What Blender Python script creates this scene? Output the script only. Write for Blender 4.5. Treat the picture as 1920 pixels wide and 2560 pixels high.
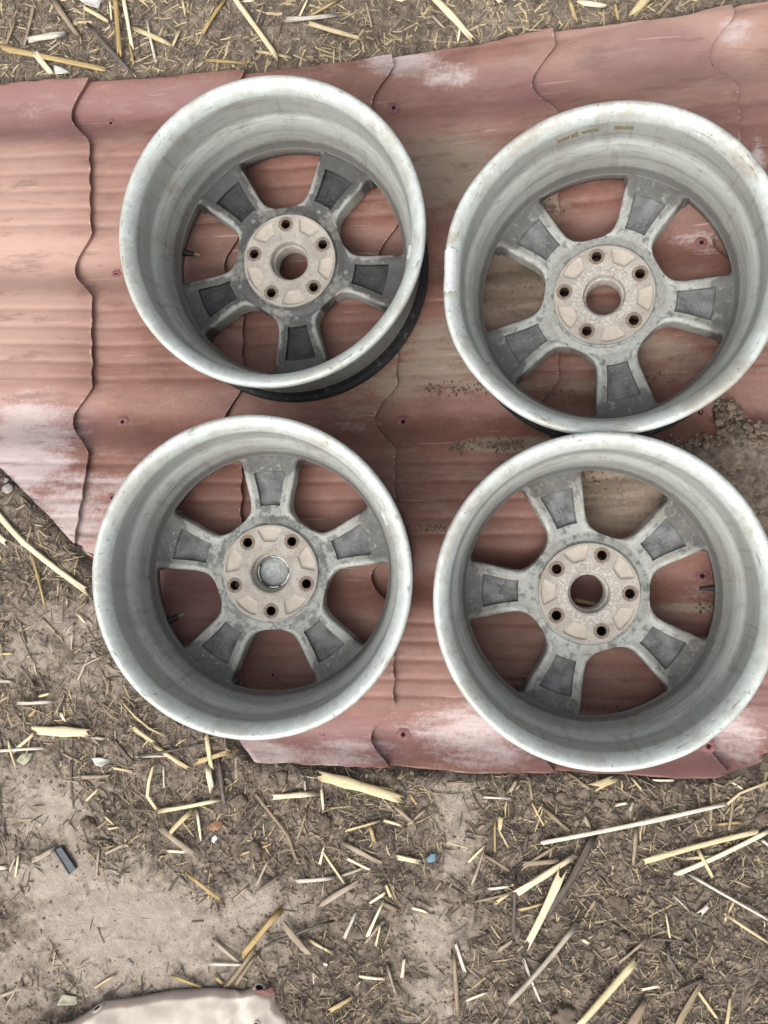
import bpy, bmesh, math, random
import numpy as np
from mathutils import Matrix, Vector
from mathutils.geometry import tessellate_polygon

scene = bpy.context.scene
for o in list(bpy.data.objects):
    bpy.data.objects.remove(o)
COL = scene.collection

# ------------------------------------------------------------------ camera
FPX, CAM_H, CAX, CAY = 2041.67, 1.2642, 0.0373, 0.1292     # focal length in photo pixels, height, two small tilts

def rot(ax, ay):
    ca, sa, cb, sb = math.cos(ax), math.sin(ax), math.cos(ay), math.sin(ay)
    return np.array([[1, 0, 0], [0, ca, -sa], [0, sa, ca]]) @ np.array([[cb, 0, sb], [0, 1, 0], [-sb, 0, cb]])

RC = rot(CAX, CAY)
cam_data = bpy.data.cameras.new('camera')
cam = bpy.data.objects.new('camera', cam_data)
COL.objects.link(cam)
cam_data.sensor_fit = 'HORIZONTAL'
cam_data.sensor_width = 36.0
cam_data.lens = 36.0 * FPX / 1920.0
cam_data.clip_start = 0.05
cam_data.clip_end = 200
cam.matrix_world = Matrix.Translation((0, 0, CAM_H)) @ Matrix([list(r) for r in RC]).to_4x4()
scene.camera = cam
scene.render.resolution_x, scene.render.resolution_y = 768, 1024

# ------------------------------------------------------------------ sky and sun (bright overcast, light a little from the lower left)
SUN_EL, SUN_AZ = 54.0, 248.0            # elevation, direction towards the sun measured from +X counter-clockwise
world = bpy.data.worlds.new('World')
scene.world = world
world.use_nodes = True
wn = world.node_tree
wn.nodes.clear()
sky = wn.nodes.new('ShaderNodeTexSky')
sky.sky_type = 'NISHITA'
sky.sun_disc = False
sky.sun_elevation = math.radians(SUN_EL)
sky.sun_rotation = math.radians(90 - SUN_AZ)
sky.air_density = 1.0
sky.dust_density = 6.0
sky.ozone_density = 1.0
hs = wn.nodes.new('ShaderNodeHueSaturation')
hs.inputs['Saturation'].default_value = 0.30
bg = wn.nodes.new('ShaderNodeBackground')
bg.inputs['Strength'].default_value = 0.15
wo = wn.nodes.new('ShaderNodeOutputWorld')
wn.links.new(sky.outputs[0], hs.inputs['Color'])
wn.links.new(hs.outputs[0], bg.inputs[0])
wn.links.new(bg.outputs[0], wo.inputs[0])
sun_data = bpy.data.lights.new('sun', 'SUN')
sun_data.energy = 1.0
sun_data.angle = math.radians(60)
sun_data.color = (1.0, 0.96, 0.90)
sun = bpy.data.objects.new('sun', sun_data)
COL.objects.link(sun)
sd = Vector((math.cos(math.radians(SUN_AZ)) * math.cos(math.radians(SUN_EL)),
             math.sin(math.radians(SUN_AZ)) * math.cos(math.radians(SUN_EL)), math.sin(math.radians(SUN_EL))))
sun.rotation_euler = sd.to_track_quat('Z', 'Y').to_euler()

scene.view_settings.view_transform = 'Standard'
scene.view_settings.look = 'None'
scene.view_settings.gamma = 1.0
scene.view_settings.use_curve_mapping = False
scene.view_settings.exposure = 0.52

# ------------------------------------------------------------------ place helpers
WHEELS = [  # x, y, z, tilt x, tilt y, angle of the first lug hole
    (-0.3109, 0.4387, -0.0142, 0.0338, 0.0310, 1.6745),
    (0.1703, 0.3642, 0.0010, 0.0379, -0.1008, 1.7558),
    (-0.3310, -0.0464, 0.0127, 0.0035, 0.0647, 2.2274),
    (0.1412, -0.0706, 0.0006, 0.0165, 0.0119, 1.2485)]

def base(x, y):
    """height of the plane the wheels stand on (the yard is not quite level)"""
    x = np.asarray(x, float); y = np.asarray(y, float)
    num = np.zeros(np.broadcast(x, y).shape); den = num + 0.03
    for wx, wy, wz, tx, ty, ph in WHEELS:
        n = rot(tx, ty)[:, 2]
        d2 = (x - wx) ** 2 + (y - wy) ** 2
        w = np.exp(-d2 / 0.22 ** 2)
        zz = wz - (n[0] * (x - wx) + n[1] * (y - wy)) / n[2]
        num = num + w * zz; den = den + w
    return num / den

def world_at(px, py, hf):
    """the point of the yard (height field hf) that photo pixel px, py looks at"""
    px = np.asarray(px, float); py = np.asarray(py, float)
    q = np.stack([(px - 960) / FPX, -(py - 1280) / FPX, -np.ones_like(px)], -1) @ RC.T
    z = np.zeros_like(px)
    for _ in range(7):
        t = (z - CAM_H) / q[..., 2]
        x = q[..., 0] * t; y = q[..., 1] * t
        z = 0.5 * z + 0.5 * hf(x, y) if _ > 2 else hf(x, y)
    t = (z - CAM_H) / q[..., 2]
    return q[..., 0] * t, q[..., 1] * t, z

def pix_of(x, y, z):
    P = np.stack([np.asarray(x, float), np.asarray(y, float), np.asarray(z, float) - CAM_H], -1) @ RC
    return 960 + FPX * P[..., 0] / -P[..., 2], 1280 - FPX * P[..., 1] / -P[..., 2]

LATTICE = {}
def vnoise(x, y, scale, seed):
    if seed not in LATTICE: LATTICE[seed] = np.random.RandomState(seed).rand(256, 256)
    L = LATTICE[seed]
    x = np.asarray(x) / scale + 1000.3; y = np.asarray(y) / scale + 1000.7
    xi = np.floor(x).astype(int); yi = np.floor(y).astype(int)
    fx = x - xi; fy = y - yi
    fx = fx * fx * (3 - 2 * fx); fy = fy * fy * (3 - 2 * fy)
    g = lambda a, b: L[a % 256, b % 256]
    return ((g(xi, yi) * (1 - fx) + g(xi + 1, yi) * fx) * (1 - fy) + (g(xi, yi + 1) * (1 - fx) + g(xi + 1, yi + 1) * fx) * fy) * 2 - 1

# outline of the roofing sheet in photo pixels
TOPX = [-400, 0, 220, 400, 580, 706, 868, 960, 1099, 1180, 1249, 1377, 1440, 1573, 1712, 1850, 2100, 2400]
TOPY = [205, 203, 196, 187, 174, 165, 152, 133, 119, 109, 98, 69, 61, 52, 35, 2, -30, -60]
BOTX = [-400, -100, 0, 100, 175, 225, 400, 580, 630, 830, 980, 1000, 1150, 1250, 1400, 1600, 1780, 1800, 1840, 1912, 1935]
BOTY = [760, 1060, 1172, 1270, 1350, 1420, 1636, 1858, 1910, 1918, 1919, 1922, 1936, 1936, 1932, 1944, 1950, 1944, 1936, 1920, 1890]
def top_edge(px): return np.interp(px, TOPX, TOPY)
def bot_edge(px): return np.interp(px, BOTX, BOTY)
SHEET_R = 1936

def sheet_inside(px, py):
    """signed pixel distance (about) into the sheet"""
    return np.minimum(np.minimum(py - top_edge(px), (bot_edge(px) - py) * np.where(px < 600, 0.66, 1.0)), SHEET_R - px + np.maximum(0, (1880 - py)) * 0.25)

# ------------------------------------------------------------------ ground
DUST = [  # pale trodden dust on the soil: px, py, rx, ry, strength
    (330, 2330, 330, 190, 1.0), (120, 2010, 150, 120, .8), (150, 2210, 200, 100, .8), (640, 2270, 160, 90, .75), (180, 1560, 180, 90, .5), (60, 1640, 120, 70, .6),
    (250, 1690, 150, 70, .55), (1130, 2000, 80, 120, .75), (1150, 2130, 70, 110, .7), (1080, 2330, 110, 130, .7), (1080, 2490, 90, 90, .7),
    (900, 2230, 120, 70, .35), (1820, 2440, 120, 90, .3), (1560, 2480, 120, 60, .2), (380, 1960, 120, 60, .3), (720, 2100, 90, 70, .35), (40, 2450, 140, 150, .6), (500, 60, 500, 60, .3), (1250, 50, 250, 60, .3)]
def dust_mask(px, py):
    d = np.zeros(np.shape(px)) + .08
    for cx, cy, rx, ry, s in DUST:
        d = np.maximum(d, s * np.exp(-(((px - cx) / rx) ** 2 + ((py - cy) / ry) ** 2)))
    return d

def ground_z(x, y):
    x = np.asarray(x, float); y = np.asarray(y, float)
    b = base(x, y)
    px, py = pix_of(x, y, b - .02)
    ins = np.clip((sheet_inside(px, py) + 15) / 60, 0, 1)
    z = b * .85 - 0.020 - 0.030 * ins
    dm = dust_mask(px, py)
    rough = 1 - .60 * np.clip(dm * 1.3, 0, 1)
    far = np.clip(1 - (np.hypot(x, y) - 2.5) / 3, .0, 1)
    z = z + .010 * vnoise(x, y, .22, 3) * (1 - ins)
    z = z + rough * far * (.0045 * vnoise(x, y, .055, 5) + .0035 * vnoise(x, y, .024, 7) + .0024 * vnoise(x, y, .0115, 11) + .0018 * np.abs(vnoise(x, y, .006, 13)))
    return z

def new_mesh_obj(name, verts, faces, mat=None, parent=None, smooth=True):
    me = bpy.data.meshes.new(name)
    me.from_pydata([tuple(v) for v in verts], [], [tuple(f) for f in faces])
    if smooth:
        me.polygons.foreach_set('use_smooth', [True] * len(me.polygons))
    me.update()
    o = bpy.data.objects.new(name, me)
    COL.objects.link(o)
    if mat: me.materials.append(mat)
    if parent: o.parent = parent
    return o

def tag(o, label, cat, group=None, kind=None):
    if label: o['label'] = label
    if cat: o['category'] = cat
    if group: o['group'] = group
    if kind: o['kind'] = kind
    return o

def fattr(o, name, vals):
    a = o.data.attributes.new(name, 'FLOAT', 'POINT')
    a.data.foreach_set('value', np.asarray(vals, np.float32).ravel())

def grid_faces(nr, nc):
    i, j = np.meshgrid(np.arange(nr - 1), np.arange(nc - 1), indexing='ij')
    a = i * nc + j
    return np.stack([a, a + nc, a + nc + 1, a + 1], -1).reshape(-1, 4)

# ------------------------------------------------------------------ material helpers
class NT:
    def __init__(self, name, spec=.3):
        self.m = bpy.data.materials.new(name)
        self.m.use_nodes = True
        self.t = self.m.node_tree
        self.b = self.t.nodes['Principled BSDF']
        self.b.inputs['Specular IOR Level'].default_value = spec
        self.tc = None
    def n(self, ty, **kw):
        nd = self.t.nodes.new(ty)
        for k, v in kw.items(): setattr(nd, k, v)
        return nd
    def l(self, a, b): self.t.links.new(a, b)
    def coord(self, scale=(1, 1, 1), loc=(0, 0, 0), rotz=0):
        if not self.tc: self.tc = self.n('ShaderNodeTexCoord')
        mp = self.n('ShaderNodeMapping')
        mp.inputs['Scale'].default_value = scale; mp.inputs['Location'].default_value = loc
        mp.inputs['Rotation'].default_value = (0, 0, rotz)
        self.l(self.tc.outputs['Object'], mp.inputs[0])
        return mp.outputs[0]
    def noise(self, scale, detail=6, rough=.6, vec=None, dist=0.0):
        nd = self.n('ShaderNodeTexNoise')
        nd.inputs['Scale'].default_value = scale; nd.inputs['Detail'].default_value = detail
        nd.inputs['Roughness'].default_value = rough; nd.inputs['Distortion'].default_value = dist
        self.l(vec if vec else self.coord(), nd.inputs['Vector'])
        return nd.outputs['Fac']
    def ramp(self, fac, a, b, lo=0.0, hi=1.0):
        mr = self.n('ShaderNodeMapRange')
        mr.interpolation_type = 'SMOOTHSTEP'
        mr.inputs['From Min'].default_value = a; mr.inputs['From Max'].default_value = b
        mr.inputs['To Min'].default_value = lo; mr.inputs['To Max'].default_value = hi
        self.l(fac, mr.inputs['Value'])
        return mr.outputs[0]
    def mix(self, fac, a, b):
        mx = self.n('ShaderNodeMix', data_type='RGBA')
        for s, v in ((6, a), (7, b)):
            if isinstance(v, tuple): mx.inputs[s].default_value = (*v, 1)
            else: self.l(v, mx.inputs[s])
        if isinstance(fac, (int, float)): mx.inputs[0].default_value = fac
        else: self.l(fac, mx.inputs[0])
        return mx.outputs[2]
    def math(self, op, a, b=None, c=None):
        nd = self.n('ShaderNodeMath', operation=op)
        for i, v in enumerate((a, b, c)):
            if v is None: continue
            if isinstance(v, (int, float)): nd.inputs[i].default_value = v
            else: self.l(v, nd.inputs[i])
        return nd.outputs[0]
    def attr(self, name):
        return self.n('ShaderNodeAttribute', attribute_name=name).outputs['Fac']
    def attrc(self, name):
        return self.n('ShaderNodeAttribute', attribute_name=name).outputs['Color']
    def bump(self, h, strength=.3, dist=.002):
        nd = self.n('ShaderNodeBump')
        nd.inputs['Strength'].default_value = strength; nd.inputs['Distance'].default_value = dist
        self.l(h, nd.inputs['Height']); self.l(nd.outputs[0], self.b.inputs['Normal'])
    def out(self, col=None, rough=None, metal=None):
        if col is not None:
            if isinstance(col, tuple): self.b.inputs['Base Color'].default_value = (*col, 1)
            else: self.l(col, self.b.inputs['Base Color'])
        for k, v in (('Roughness', rough), ('Metallic', metal)):
            if v is None: continue
            if isinstance(v, (int, float)): self.b.inputs[k].default_value = v
            else: self.l(v, self.b.inputs[k])
        return self.m

def mat_soil(name='soil_material'):
    m = NT(name, .15)
    dust = m.attr('dust')
    n1 = m.noise(9, 5, .65); n2 = m.noise(60, 5, .7); n3 = m.noise(260, 6, .7)
    col = m.mix(m.ramp(n2, .35, .68), (.105, .084, .066), (.245, .199, .158))
    col = m.mix(m.ramp(n3, .52, .75, 0, .75), col, (.31, .25, .20))
    col = m.mix(m.ramp(n3, .46, .30, 0, .6), col, (.050, .038, .029))
    pale = m.mix(m.ramp(n2, .35, .7), (.312, .262, .216), (.392, .336, .281))
    pale = m.mix(m.ramp(n3, .42, .28, 0, .35), pale, (.19, .148, .115))
    msk = m.math('ADD', dust, m.math('MULTIPLY', m.math('SUBTRACT', n1, .5), .7))
    msk = m.math('ADD', msk, m.math('MULTIPLY', m.math('SUBTRACT', n2, .5), .7))
    col = m.mix(m.ramp(msk, .12, .85), col, pale)
    h = m.math('ADD', m.math('MULTIPLY', n3, .5), n2)
    m.bump(h, .8, .004)
    return m.out(col, .95)

SOIL = mat_soil()

def build_ground():
    xs = np.concatenate([-np.geomspace(14, 1.02, 16), np.arange(-1.0, .66, .0042), np.geomspace(.67, 14, 16)])
    ys = np.concatenate([-np.geomspace(14, .94, 16), np.arange(-.92, 1.12, .0042), np.geomspace(1.13, 14, 16)])
    Y, X = np.meshgrid(ys, xs, indexing='ij')
    Z = ground_z(X, Y)
    V = np.stack([X, Y, Z], -1).reshape(-1, 3)
    F = grid_faces(len(ys), len(xs))[:, [0, 3, 2, 1]]
    o = new_mesh_obj('ground', V, F, SOIL)
    px, py = pix_of(X, Y, Z)
    fattr(o, 'dust', dust_mask(px, py))
    o['kind'] = 'structure'
build_ground()

# ------------------------------------------------------------------ roofing sheet
VAL = [  # valleys of the pressed profile: x list and y list in photo pixels
    ([-400, 0, 220, 605, 960, 1340, 1785, 2300], [-110, -112, -118, -130, -150, -190, -290, -330]),
    ([-400, 0, 220, 605, 960, 1340, 1785, 2300], [288, 283, 275, 263, 246, 200, 125, 60]),
    ([-400, 0, 220, 605, 960, 1340, 1785, 2300], [658, 660, 663, 655, 642, 622, 590, 560]),
    ([-400, 0, 220, 605, 960, 1340, 1785, 2300], [1036, 1040, 1047, 1049, 1042, 1034, 1024, 1015]),
    ([-400, 0, 220, 605, 960, 1340, 1785, 2300], [1435, 1437, 1440, 1443, 1443, 1442, 1443, 1450]),
    ([-400, 0, 220, 605, 960, 1340, 1785, 2300], [1835, 1838, 1842, 1848, 1848, 1858, 1870, 1885]),
    ([-400, 0, 220, 605, 960, 1340, 1785, 2300], [2235, 2238, 2242, 2250, 2252, 2270, 2300, 2330])]
STEPX = [  # step lines of the pressed tiles: y list, x list
    ([0, 2000], [-560, -560]), ([0, 2000], [-165, -180]),
    ([0, 200, 350, 600, 800, 950, 1150, 1300, 1360, 2000], [218, 216, 220, 225, 228, 225, 215, 192, 180, 150]),
    ([0, 400, 800, 1050, 1300, 1900], [607, 604, 605, 604, 600, 600]),
    ([0, 150, 600, 950, 1150, 1450, 1760, 1915, 2000], [978, 978, 992, 990, 985, 978, 984, 976, 976]),
    ([0, 70, 270, 500, 950, 1400, 1930], [1384, 1382, 1390, 1396, 1394, 1392, 1394]),
    ([0, 300, 650, 1000, 1450, 1935], [1830, 1846, 1846, 1846, 1846, 1842]),
    ([0, 2000], [2330, 2330])]

def valley_rows(px):
    return np.stack([np.interp(px, a, b) for a, b in VAL], 0)

def phase(px, py):
    v = valley_rows(px)
    k = np.clip((py[None] >= v).sum(0) - 1, 0, len(VAL) - 2)
    v0 = np.take_along_axis(v, k[None], 0)[0]; v1 = np.take_along_axis(v, k[None] + 1, 0)[0]
    t = (py - v0) / (v1 - v0)
    return t, k

def step_x(i, py):
    xm = np.interp(py, *STEPX[i])
    t, k = phase(xm, py)
    d = np.minimum(t, 1 - t)
    a = np.clip(1 - d / .215, 0, 1)
    notch = 60 * (.45 * (.5 - .5 * np.cos(a * math.pi)) + .55 * np.sin(np.clip(a, 0, 1) * math.pi / 2) ** 1.25)
    flat = (d > .215)
    sc = np.where(flat, 3.2 * np.abs(np.sin((t - .215) / .57 * math.pi * 4)), 0)
    return xm - notch * (a > 0) - sc + 2.2 * vnoise(py, np.full_like(py, i * 7.7), 24, 40 + i)

def profile_z(t):
    d = np.minimum(t, 1 - t)
    a = np.clip(d / .215, 0, 1)
    z = -.021 * (.5 + .5 * np.cos(a * math.pi)) ** .85
    for g in (.285, .40, .515, .63, .735):
        z = z - .0015 * np.exp(-((t - g) / .018) ** 2)
    return z + .0014 * np.sin(np.clip((t - .215) / .57, 0, 1) * math.pi)

def sheet_base(x, y):
    return base(x, y)

STEP_H = .0130
def build_sheet():
    NC = 19
    base_t = sorted(set([round(v, 4) for v in np.linspace(0, .215, 17)] + [round(1 - v, 4) for v in np.linspace(0, .215, 17)[1:]] + [round(v, 4) for v in np.linspace(.215, .785, 70)]))
    kt = np.array([k + t for k in range(len(VAL) - 1) for t in base_t])
    ki = np.clip(kt.astype(int), 0, len(VAL) - 2); tf = kt - ki
    NR = len(kt)
    ar = np.arange(NR)
    cols = []
    for i in range(len(STEPX) - 1):
        for c in range(NC):
            s = c / (NC - 1)
            px = np.full(NR, np.interp(1000, *STEPX[i]) * (1 - s) + np.interp(1000, *STEPX[i + 1]) * s)
            for _ in range(6):
                v = valley_rows(px)
                py = v[ki, ar] * (1 - tf) + v[ki + 1, ar] * tf
                px = step_x(i, py) * (1 - s) + step_x(i + 1, py) * s
            if c == NC - 1: px = px + 4.5
            px = np.minimum(px, SHEET_R + np.maximum(0, 1880 - py) * .25 + (i * NC + c) * .02)
            jag = 3.0 * vnoise(px, px * 0, 45, 61) + 2.0 * vnoise(px, px * 0, 15, 62)
            lo = top_edge(px) + jag; hi = bot_edge(px) + jag
            cl = (py < lo) * -1 + (py > hi) * 1
            py = np.clip(py, lo, hi)
            t, _k = phase(px, py)
            z = -STEP_H + STEP_H * (1 - (1 - s) ** 1.25) + profile_z(t)
            if c == NC - 1: z = z - .0008
            z = z + .0016 * vnoise(px, py, 150, 71) + .0007 * vnoise(px, py, 38, 72)
            cols.append((px, py, z, cl))
    CL = np.stack([c[3] for c in cols], 1)
    PX = np.stack([c[0] for c in cols], 1); PY = np.stack([c[1] for c in cols], 1); ZO = np.stack([c[2] for c in cols], 1)
    X, Y, Z = world_at(PX, PY, sheet_base)
    ROWS, COLS = PX.shape
    V = np.stack([X, Y, Z + ZO], -1).reshape(-1, 3)
    F = grid_faces(ROWS, COLS)
    full = np.abs(CL[:-1, :-1] + CL[1:, :-1] + CL[:-1, 1:] + CL[1:, 1:]) == 4
    keep = ~full & (PX[:-1, :-1] < SHEET_R + 60 + np.maximum(0, 1880 - PY[:-1, :-1]) * .25) & (PX[:-1, 1:] > -420)
    F = F[keep.reshape(-1)]
    o = new_mesh_obj('roof_sheet', V, F, None)
    o.data.set_sharp_from_angle(angle=math.radians(38))
    # colour history of the paint: soil dust, chalky bloom, soil streaks; plus sky sheen painted paler on the left
    def blobs(L):
        d = np.zeros(PX.shape)
        for cx, cy, rx, ry, s in L:
            d = np.maximum(d, s * np.exp(-(((PX - cx) / rx) ** 2 + ((PY - cy) / ry) ** 2) ** 1.5))
        return d
    dust = blobs([(1120, 420, 180, 110, .78), (1130, 880, 160, 110, .80), (1010, 950, 120, 70, .6), (1150, 560, 120, 90, .35), (1290, 720, 150, 130, 1.05), (1560, 1230, 230, 110, 1.0),
                  (1650, 880, 140, 60, .55), (1560, 330, 90, 40, .3), (1280, 1110, 160, 22, .9), (1250, 965, 120, 18, .8), (870, 930, 110, 60, .5), (1380, 520, 60, 60, .55), (1690, 300, 70, 40, .3),
                  (1010, 1250, 90, 50, .25), (1750, 1520, 160, 16, .8), (1100, 1320, 120, 8, .5), (430, 1000, 160, 60, .25), (1480, 960, 120, 20, .6), (1900, 760, 60, 200, .4)])
    chalk = blobs([(60, 1120, 150, 160, .95), (180, 1280, 110, 130, .85), (300, 1230, 110, 90, .6), (640, 1890, 110, 40, .95), (860, 1890, 200, 40, .6), (1180, 1830, 190, 80, .8), (1250, 1900, 150, 40, .8),
                   (1850, 1850, 100, 90, .8), (1700, 1830, 70, 60, .45), (1000, 150, 120, 40, .9), (1110, 170, 90, 30, .8), (1850, 60, 60, 30, .9), (1900, 400, 25, 90, .9), (60, 270, 60, 30, .4),
                   (880, 1050, 75, 28, .6), (560, 1020, 60, 22, .3), (1590, 620, 60, 60, .35), (1760, 590, 80, 40, .6), (440, 1560, 80, 130, .25), (1900, 480, 30, 40, .8), (1750, 1480, 60, 40, .5), (1180, 1030, 80, 40, .35)])
    pale_sheen = np.clip((420 - PX) / 380, 0, 1) * np.exp(-((PY - 650) / 420) ** 2) + .85 * np.exp(-(((PX - 1700) / 420) ** 2 + ((PY - 90) / 170) ** 2)) + .4 * np.exp(-(((PX - 1100) / 300) ** 2 + ((PY - 330) / 70) ** 2)) \
        + .25 * np.exp(-(((PX - 1030) / 200) ** 2 + ((PY - 1720) / 90) ** 2)) + .3 * np.exp(-(((PX - 450) / 200) ** 2 + ((PY - 520) / 300) ** 2))  # left side: sky sheen put into the colour; the other terms are paler areas
    maroon = blobs([(100, 275, 260, 95, .8), (430, 240, 240, 60, .7), (1250, 215, 260, 70, .7), (1650, 130, 260, 90, .75), (1850, 300, 120, 200, .5), (120, 1060, 160, 70, .7), (100, 1180, 150, 120, .6), (850, 1860, 300, 70, .95), (1300, 1880, 300, 60, .9),
                    (1700, 1890, 220, 90, 1.0), (470, 1480, 120, 140, .7), (1500, 1450, 60, 60, .7), (1900, 1750, 90, 120, .9), (1130, 150, 60, 30, .5)])
    wear = np.zeros(PX.shape); wear[:, NC - 1::NC] = 1.0; wear[:, NC - 2::NC] = -.4
    wear = np.maximum(wear, np.clip(1 - sheet_inside(PX, PY) / 14, 0, 1) * .8)
    for nm, a in (('dust', dust), ('chalk', chalk), ('pale_sheen', pale_sheen), ('maroon', maroon), ('wear', wear)):
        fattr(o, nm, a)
    m = NT('faded_red_paint', .4)
    nA = m.noise(30, 5, .65, m.coord((.35, 1.6, 1)))      # streaks along the ribs
    nB = m.noise(150, 5, .75)
    nC = m.noise(900, 4, .8)
    nD = m.noise(14, 6, .6)
    col = m.mix(m.ramp(nD, .35, .68), (.172, .077, .056), (.226, .107, .081))
    col = m.mix(m.ramp(nB, .45, .8, 0, .6), col, (.255, .15, .13))
    sheen_v = m.math('ADD', m.attr('pale_sheen'), m.math('MULTIPLY', m.math('SUBTRACT', nA, .5), .5))
    col = m.mix(m.ramp(sheen_v, .02, .95, 0, .85), col, (.43, .28, .225))  # paler tint, standing for the sheen at the left
    mar = m.math('ADD', m.attr('maroon'), m.math('MULTIPLY', m.math('SUBTRACT', nD, .5), .8))
    col = m.mix(m.ramp(mar, .2, .8, 0, .75), col, (.20, .098, .098))
    ch = m.math('ADD', m.attr('chalk'), m.math('MULTIPLY', m.math('SUBTRACT', nA, .5), 1.5))
    ch = m.math('ADD', ch, m.math('MULTIPLY', m.math('SUBTRACT', nB, .5), .8))
    col = m.mix(m.ramp(ch, .30, .95, 0, .82), col, (.47, .395, .385))
    du = m.math('ADD', m.math('ADD', m.attr('dust'), .10), m.math('MULTIPLY', m.math('SUBTRACT', nA, .5), 1.1))
    du = m.math('ADD', du, m.math('MULTIPLY', m.math('SUBTRACT', nB, .5), .7))
    col = m.mix(m.ramp(du, .30, .80, 0, .92), col, (.275, .215, .165))
    du2 = m.math('ADD', du, m.math('MULTIPLY', m.math('SUBTRACT', nC, .5), .8))
    col = m.mix(m.ramp(du2, .88, 1.15, 0, .7), col, (.10, .078, .055))
    # old grime smeared along the ribs, and dull dusty haze between
    nE = m.noise(20, 5, .7, m.coord((.5, 2.2, 1), (5, 2, 0)))
    col = m.mix(m.ramp(nE, .52, .66, 0, .42), col, (.115, .066, .050))
    col = m.mix(m.ramp(nE, .47, .34, 0, .30), col, (.30, .22, .185))
    # fine specks and scratches everywhere
    col = m.mix(m.ramp(nC, .66, .74, 0, .35), col, (.42, .34, .30))
    col = m.mix(m.ramp(nC, .33, .26, 0, .35), col, (.10, .05, .04))
    sc = m.noise(55, 3, .5, m.coord((.12, 3.2, 1), (3, 1, 0), .09))
    col = m.mix(m.ramp(sc, .69, .72, 0, .4), col, (.50, .38, .34))
    wr = m.math('ADD', m.attr('wear'), m.math('MULTIPLY', m.math('SUBTRACT', nB, .5), 2.2))
    col = m.mix(m.ramp(wr, 1.02, 1.22, 0, .75), col, (.44, .39, .36))
    rg = m.math('ADD', .54, m.math('MULTIPLY', m.ramp(du, .2, .7), .4))
    m.bump(m.math('ADD', nB, m.math('MULTIPLY', nC, .5)), .25, .0012)
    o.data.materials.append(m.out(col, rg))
    tag(o, 'faded red pressed metal roof tile sheet lying under the four wheels', 'roof sheet')
    sol = o.modifiers.new('thickness', 'SOLIDIFY'); sol.thickness = .0006; sol.offset = -1
    return o
SHEET = build_sheet()

def sheet_top(px, py):
    """point on the sheet's surface seen at a photo pixel (for things that lie on it)"""
    px = np.asarray(px, float); py = np.asarray(py, float)
    t, _ = phase(np.atleast_1d(px), np.atleast_1d(py))
    x, y, z = world_at(np.atleast_1d(px), np.atleast_1d(py), sheet_base)
    st = np.stack([step_x(i, np.atleast_1d(py)) for i in range(len(STEPX))], 0)
    i = np.clip((np.atleast_1d(px)[None] >= st).sum(0) - 1, 0, len(STEPX) - 2)
    a = np.take_along_axis(st, i[None], 0)[0]; b = np.take_along_axis(st, i[None] + 1, 0)[0]
    s = np.clip((np.atleast_1d(px) - a) / (b - a), 0, 1)
    return x, y, z - STEP_H + STEP_H * (1 - (1 - s) ** 1.25) + profile_z(t)

def mat_plain(name, col, rough=.8, metal=0., spec=.3, var=.35, scale=120):
    m = NT(name, spec)
    n = m.noise(scale, 6, .7)
    dk = tuple(c * (1 - var) for c in col); lt = tuple(min(1, c * (1 + var)) for c in col)
    m.bump(n, .3, .001)
    return m.out(m.mix(m.ramp(n, .3, .7), dk, lt), rough, metal)

HOLE_DARK = mat_plain('hole_dark', (.012, .009, .008), .95)
HOLE_LIP = mat_plain('hole_lip', (.20, .085, .085), .6)
def build_holes():
    pts = [(258, 286, .9), (272, 672, 1.0), (287, 1048, 1.1), (274, 1243, .8), (452, 1605, .8), (780, 1046, .9), (1003, 1047, 1.2), (978, 244, 1.1), (797, 1843, .9), (1003, 1847, 1.2), (1781, 1874, 1.2), (1763, 593, 1.1),
           (1765, 1441, 1.2), (1760, 1026, 1.2), (680, 1690, .7), (1783, 138, 1.0)]
    vd, fd = [], []
    me = me2 = None
    for px, py, s in pts:
        x, y, z = (float(v[0]) for v in sheet_top(px, py))
        if me is None:
            n = 16
            # punched lip: a low crater ring round a dark disc painted as the hole's shade
            vs, fs = [], []
            prof = [(.0105, -.0002), (.0065, .0005), (.0042, .0009), (.0034, .0002), (.0032, -.0012)]
            for r, h in prof:
                for a in range(n):
                    w = 1 + .12 * math.sin(a * 2.1 + r * 900)
                    vs.append((r * w * math.cos(a * 2 * math.pi / n), r * w * math.sin(a * 2 * math.pi / n), h))
            for q in range(len(prof) - 1):
                for a in range(n):
                    fs.append((q * n + a, q * n + (a + 1) % n, (q + 1) * n + (a + 1) % n, (q + 1) * n + a))
            fs = [f[::-1] for f in fs]
            me = new_mesh_obj('screw_hole', vs, fs, HOLE_LIP, SHEET)
            vs2 = [(.0036 * math.cos(a * 2 * math.pi / n), .0036 * math.sin(a * 2 * math.pi / n) * .85, .0001) for a in range(n)] + [(0, 0, -.0004)]
            me2 = new_mesh_obj('hole_shade_disc', vs2, [(a, (a + 1) % n, n) for a in range(n)], HOLE_DARK, me)  # closed dark disc, its colour stands for the shade in the hole
            o, c = me, me2
        else:
            o = me.copy(); c = me2.copy(); COL.objects.link(o); COL.objects.link(c); o.parent = SHEET; c.parent = o
        o.location = (x, y, z + .0008); o.scale = (s * .85, s * .85, 1); o.rotation_euler = (0, 0, px)
build_holes()

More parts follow.
